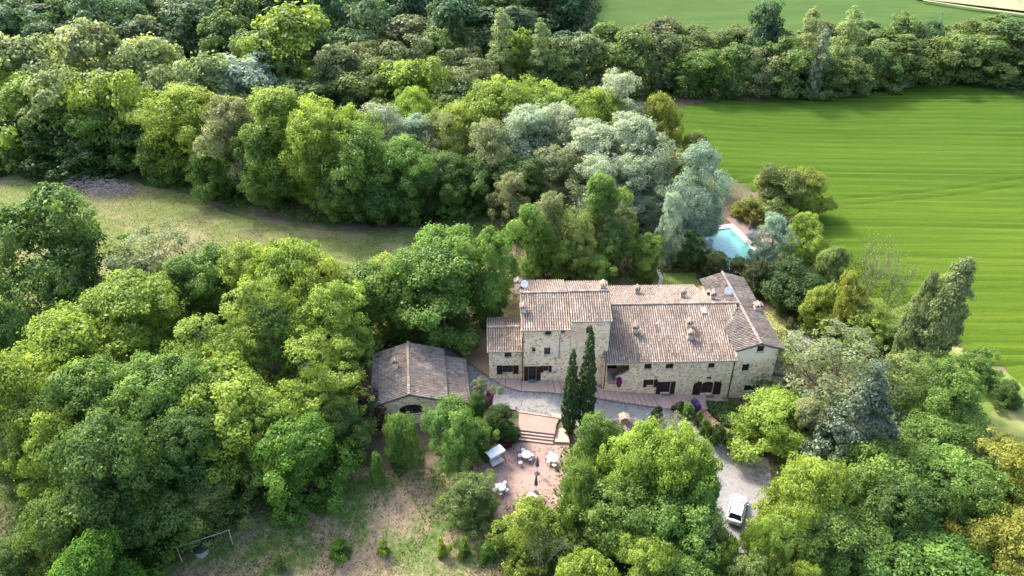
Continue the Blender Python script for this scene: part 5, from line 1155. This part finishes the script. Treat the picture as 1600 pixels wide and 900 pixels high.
# ------------------------------------------------------------------ pool garden
def pool():
    A = at(1145, 349); B = at(1224, 425); D = at(1068, 358); zt = max(A.z, B.z, D.z) + .15
    A, B, D = (atz(*q, zt) for q in ((1145, 349), (1224, 425), (1068, 358)))
    e = (B - A); le = e.length; e.normalize(); w = (D - A); w = w - e * w.dot(e); lw = min(w.length, 9.5); w.normalize()
    P = lambda s, t: A + e * s + w * t
    rim = 1.15; m = MB()
    for (s0, s1, t0, t1) in ((0, le, 0, rim), (0, le, lw - 1.9, lw), (0, rim, rim, lw - 1.9), (le - 4, le, rim, lw - 1.9)):
        q = [P(s0, t0), P(s1, t0), P(s1, t1), P(s0, t1)]; m.prism([tuple(x[:2]) for x in q][::-1], zt - .6, zt)
    m.build('pool_deck', 'pale_stone', kind='structure', label='pale stone deck round the swimming pool')
    m = MB(); q = [P(rim, rim), P(le - 4, rim), P(le - 4, lw - 1.9), P(rim, lw - 1.9)]; m.add([x + Vector((0, 0, -.14)) for x in q], [(0, 1, 2, 3)])
    m.build('pool_water', 'water', kind='structure', label='turquoise water of the swimming pool')
    ter = sheet('pool_terrace', [tuple(x[:2]) for x in (P(-2.2, -.02), P(-2.8, -2.2), P(0, -4.2), P(7, -4.2), P(9, -.02))], 1, .06, 'kerb_brick', 0, 1, label='brown terrace beside the pool deck')
    for k, (px, py, lb) in enumerate(((1172.5, 369.5, 'further blue sun lounger beside the pool'), (1177, 372.5, 'nearer blue sun lounger beside the pool'))):
        p = at(px, py); root = empty('sun_lounger', p + Vector((0, 0, .08)), lb, 'sun lounger', 'loungers on the pool terrace', rz=math.atan2(w.y, w.x) + math.pi / 2 + .1)
        m = MB(); m.box((0, -.3, .32), (.62, 1.2, .05)); m.build('seat', 'sling_blue', root, world=False)
        m = MB(); m.box((0, .55, .5), (.62, .65, .05), Matrix.Rotation(R(35), 3, 'X')); m.build('backrest', 'sling_blue', root, world=False)
        for sx in (-1, 1):
            for y in (-.8, .25): m = MB(); m.tube([(sx * .28, y, .32), (sx * .28, y, 0)], .02); m.build('leg', 'white_paint', root, world=False)
    p = at(1169, 368); root = empty('closed_parasol', p, 'closed grey parasol on the pool terrace', 'parasol')
    m = MB(); m.lathe([(.02, .1), (.3, .08), (.3, 0)], 14); m.build('base', 'concrete', root, world=False)
    m = MB(); m.tube([(0, 0, 0), (0, 0, 2.5)], .025); m.build('pole', 'wood_grey', root, world=False)
    m = MB(); m.lathe([(.02, 2.6), (.12, 2.2), (.26, 1.25), (.14, 1.15)], 12); m.build('folded_canopy', 'parasol_grey', root, world=False)
    m = MB(); q = at(1252, 524); m.prism([tuple(at(*x)[:2]) for x in ((1229, 518), (1266, 517), (1276, 533), (1246, 550))], q.z - .3, q.z + .12); m.build('concrete_slab', 'concrete', label='grey concrete slab on the side lawn', cat='slab')
    sheet('back_path', pix([(1024, 420), (1031, 422), (1036, 435), (1034, 446), (1027, 446), (1030, 436)]), .6, .07, 'pale_stone', 0, .6, label='narrow pale path curving behind the long roof')
pool()

# ------------------------------------------------------------------ odds and ends
def brush_pile():
    g = random.Random(8); m = MB(); c = at(155, 294)
    for k in range(900):
        lobe = g.choice(((0, 0, 4.5, 1.3), (-3.5, 2.2, 3.0, 1.5), (3.0, -1.2, 3.5, .9))); r_ = lobe[2] * math.sqrt(g.random()); a = g.uniform(0, 6.28)
        x, y = lobe[0] + r_ * math.cos(a) * 1.2, lobe[1] + r_ * math.sin(a) * .7; z = lobe[3] * max(0, 1 - (r_ / lobe[2]) ** 2) * g.uniform(.2, 1); d = Vector((g.uniform(-1, 1), g.uniform(-1, 1), g.uniform(-.15, .3))).normalized() * g.uniform(.4, 1.4)
        p = Vector((c.x + x, c.y + y, 0)); p.z = gz(p.x, p.y) + z + .05; m.tube([p - d * .5, p + Vector((0, 0, g.uniform(0, .15))), p + d * .5], [.035, .03, .012], 4, cap=False)
    root = empty('brush_pile', c, 'heap of cut grey-brown brushwood at the edge of the clearing', 'brush pile')
    m.build('twigs', 'twig', root)
simple('twig', (.34, .26, .25), .95, .1, .4, 2.0); brush_pile()
def pole_frame():
    a0 = at(285, 879); b0 = at(364.5, 852); root = empty('pole_frame', a0, 'weathered grey pole rail on posts at the edge of the lawn', 'rail')
    za, zb = height_at(a0, 855.5) - a0.z, height_at(b0, 829) - b0.z; ta, tb = a0 + Vector((0, 0, za)), b0 + Vector((0, 0, zb)); d = (tb - ta).normalized()
    for p, z in ((a0, za), (b0, zb)): m = MB(); m.tube([p - Vector((0, 0, .2)), p + Vector((.02, 0, z))], [.045, .035]); m.build('post', 'wood_grey', root)
    m = MB(); m.tube([ta - d * .4 + Vector((0, 0, .05)), (ta + tb) / 2 + Vector((0, 0, .02)), tb + d * .15 + Vector((0, 0, .05))], [.04, .036, .03]); m.build('rail', 'wood_grey', root)
    p = at(316, 864); root = empty('cistern', p, 'round concrete cistern with dark green lid under the pole rail', 'cistern')
    m = MB(); m.lathe([(.62, -.1), (.62, .75), (.55, .75)], 22, p); m.build('drum', 'concrete', root, smooth=False); m = MB(); m.lathe([(.66, .72), (.66, .80), (.4, .90), (.01, .93)], 22, p); m.build('lid', 'barrel_green', root)
pole_frame()
def by_outbuilding():
    p = at(568, 612); sheet('side_yard', pix([(553, 575), (584, 570), (583, 625), (556, 625)]), .8, .06, 'coping', .1, .8, label='brown yard patch at the left side of the outbuilding')
    root = empty('dark_table', p, 'dark slate table beside the outbuilding wall', 'table')
    m = MB(); m.box((0, 0, .72), (1.5, .8, .06)); m.build('table_top', 'lead', root, world=False); m = MB(); m.box((0, .35, .98), (1.5, .06, .5)); m.build('back_panel', 'lead', root, world=False)
    for sx in (-1, 1):
        for sy in (-1, 1): m = MB(); m.box((sx * .65, sy * .32, .34), (.07, .07, .69)); m.build('leg', 'iron', root, world=False)
    p = at(575, 624); root = empty('plastic_chair', p, 'white plastic chair below the dark slate table', 'chair', rz=.6)
    m = MB(); m.box((0, 0, .43), (.5, .48, .05)); m.build('seat', 'white_paint', root, world=False); m = MB(); m.box((0, .24, .7), (.5, .05, .5), Matrix.Rotation(R(-10), 3, 'X')); m.build('backrest', 'white_paint', root, world=False)
    for sx in (-1, 1):
        for sy in (-1, 1): m = MB(); m.tube([(sx * .2, sy * .2, .42), (sx * .24, sy * .24, 0)], .025); m.build('leg', 'white_paint', root, world=False)
    p = at(1463, 53); h = height_at(p, 18) - p.z; root = empty('utility_pole', p, 'thin pale utility pole in the far field above the tree row', 'pole')
    m = MB(); m.tube([(0, 0, -.3), (0, 0, h)], [.2, .12], 8); m.build('pole', 'concrete', root, world=False); m = MB(); m.tube([(-1.3, 0, h - .5), (1.3, 0, h - .5)], .08); m.build('cross_arm', 'concrete', root, world=False)
by_outbuilding()
def fallen_branch():
    for k, (px, py, lb) in enumerate(((502, 695, 'pale weathered dead trunk leaning beside the ivy mound'),)):
        p = at(502, 705); m = MB(); t = p + Vector((-1.6, .8, 6.4)); m.tube([p, p + Vector((-.5, .2, 3)), t], [.28, .22, .1], 8); m.tube([p + Vector((-.8, .3, 3.6)), p + Vector((-2.6, .6, 5.4))], [.12, .04], 6); m.tube([p + Vector((-1.1, .5, 4.6)), p + Vector((.3, .2, 6.4))], [.1, .03], 6)
        m.build('dead_trunk', 'bark_pale', label=lb, cat='dead tree')
fallen_branch()
def grass_tufts():
    g = np.random.default_rng(12); PV = []; PF = []; PR = []; o = 0
    for poly, n, s in ((LAWN, 17000, .13), (SIDE, 5000, .13), (MEADOW, 30000, .13)):
        X = np.array(poly); lo, hi = X.min(0), X.max(0); q = lo + g.random((n * 2, 2)) * (hi - lo); q = np.array([p for p in q if inpoly(p[0], p[1], poly)])
        f = np.sin(q[:, 0] * .5 + 2 * np.sin(q[:, 1] * .23)) * np.sin(q[:, 1] * .41 + 1.5 * np.sin(q[:, 0] * .31)); q = q[g.random(len(q)) < .25 + .75 * (f > -.1)]; m = len(q)
        base = np.column_stack([q, [gz(a, b) + .03 for a, b in q]]); up = unit(np.column_stack([g.normal(0, .45, m), g.normal(0, .45, m), np.ones(m)])); sd_ = unit(np.cross(up, g.normal(size=(m, 3)))); h = s * g.uniform(.5, 1.5, m)[:, None]
        V = np.stack([base - sd_ * h * .35, base + sd_ * h * .35, base + up * h + sd_ * h * .25, base + up * h - sd_ * h * .05], 1).reshape(-1, 3)
        PV.append(V); PF.append(np.arange(4 * m).reshape(-1, 4) + o); PR.append(g.random(m)); o += len(V)
    ob = link('grass', arrays_mesh('grass', np.vstack(PV), np.vstack(PF), np.concatenate(PR)), 'leaf', kind='stuff', label='short grass tufts on the lawns and clearing', cat='grass'); ob.color = (.12, .135, .04, 1)
grass_tufts()

def leaf_litter():
    g = np.random.default_rng(31); PV = []; PF = []; PR = []; o = 0
    for poly, n, off in ((DRIVE, 2600, .075), (ppoly([(742, 705), (800, 685), (866, 690), (888, 700), (880, 770), (800, 800), (750, 770)], PZ), 900, None)):
        X = np.array(poly); lo, hi = X.min(0), X.max(0); ed = [(Vector(poly[i]), Vector(poly[(i + 1) % len(poly)])) for i in range(len(poly))]; q = []
        while len(q) < n:
            p = lo + g.random(2) * (hi - lo)
            if not inpoly(p[0], p[1], poly): continue
            pv = Vector(p); dm = min((pv - (a + (b - a) * max(0, min(1, (pv - a).dot(b - a) / max(1e-6, (b - a).length_squared))))).length for a, b in ed)
            if g.random() < math.exp(-dm / .7) + .06: q.append(p)
        q = np.array(q); z = np.array([gz(a, b) + off for a, b in q]) if off else np.full(len(q), PZ + .012)
        V, F = leaf_quads(g, np.column_stack([q, z]), unit(g.normal(0, .25, (n, 3)) + np.array([0, 0, 1])), .16 * g.uniform(.4, 1.5, n)); PV.append(V); PF.append(F + o); PR.append(g.random(n)); o += len(V)
    ob = link('leaf_litter', arrays_mesh('leaf_litter', np.vstack(PV), np.vstack(PF), np.concatenate(PR)), 'leaf', kind='stuff', label='fallen leaves and weeds along drive and patio edges', cat='leaf litter'); ob.color = (.11, .115, .04, 1)
leaf_litter()
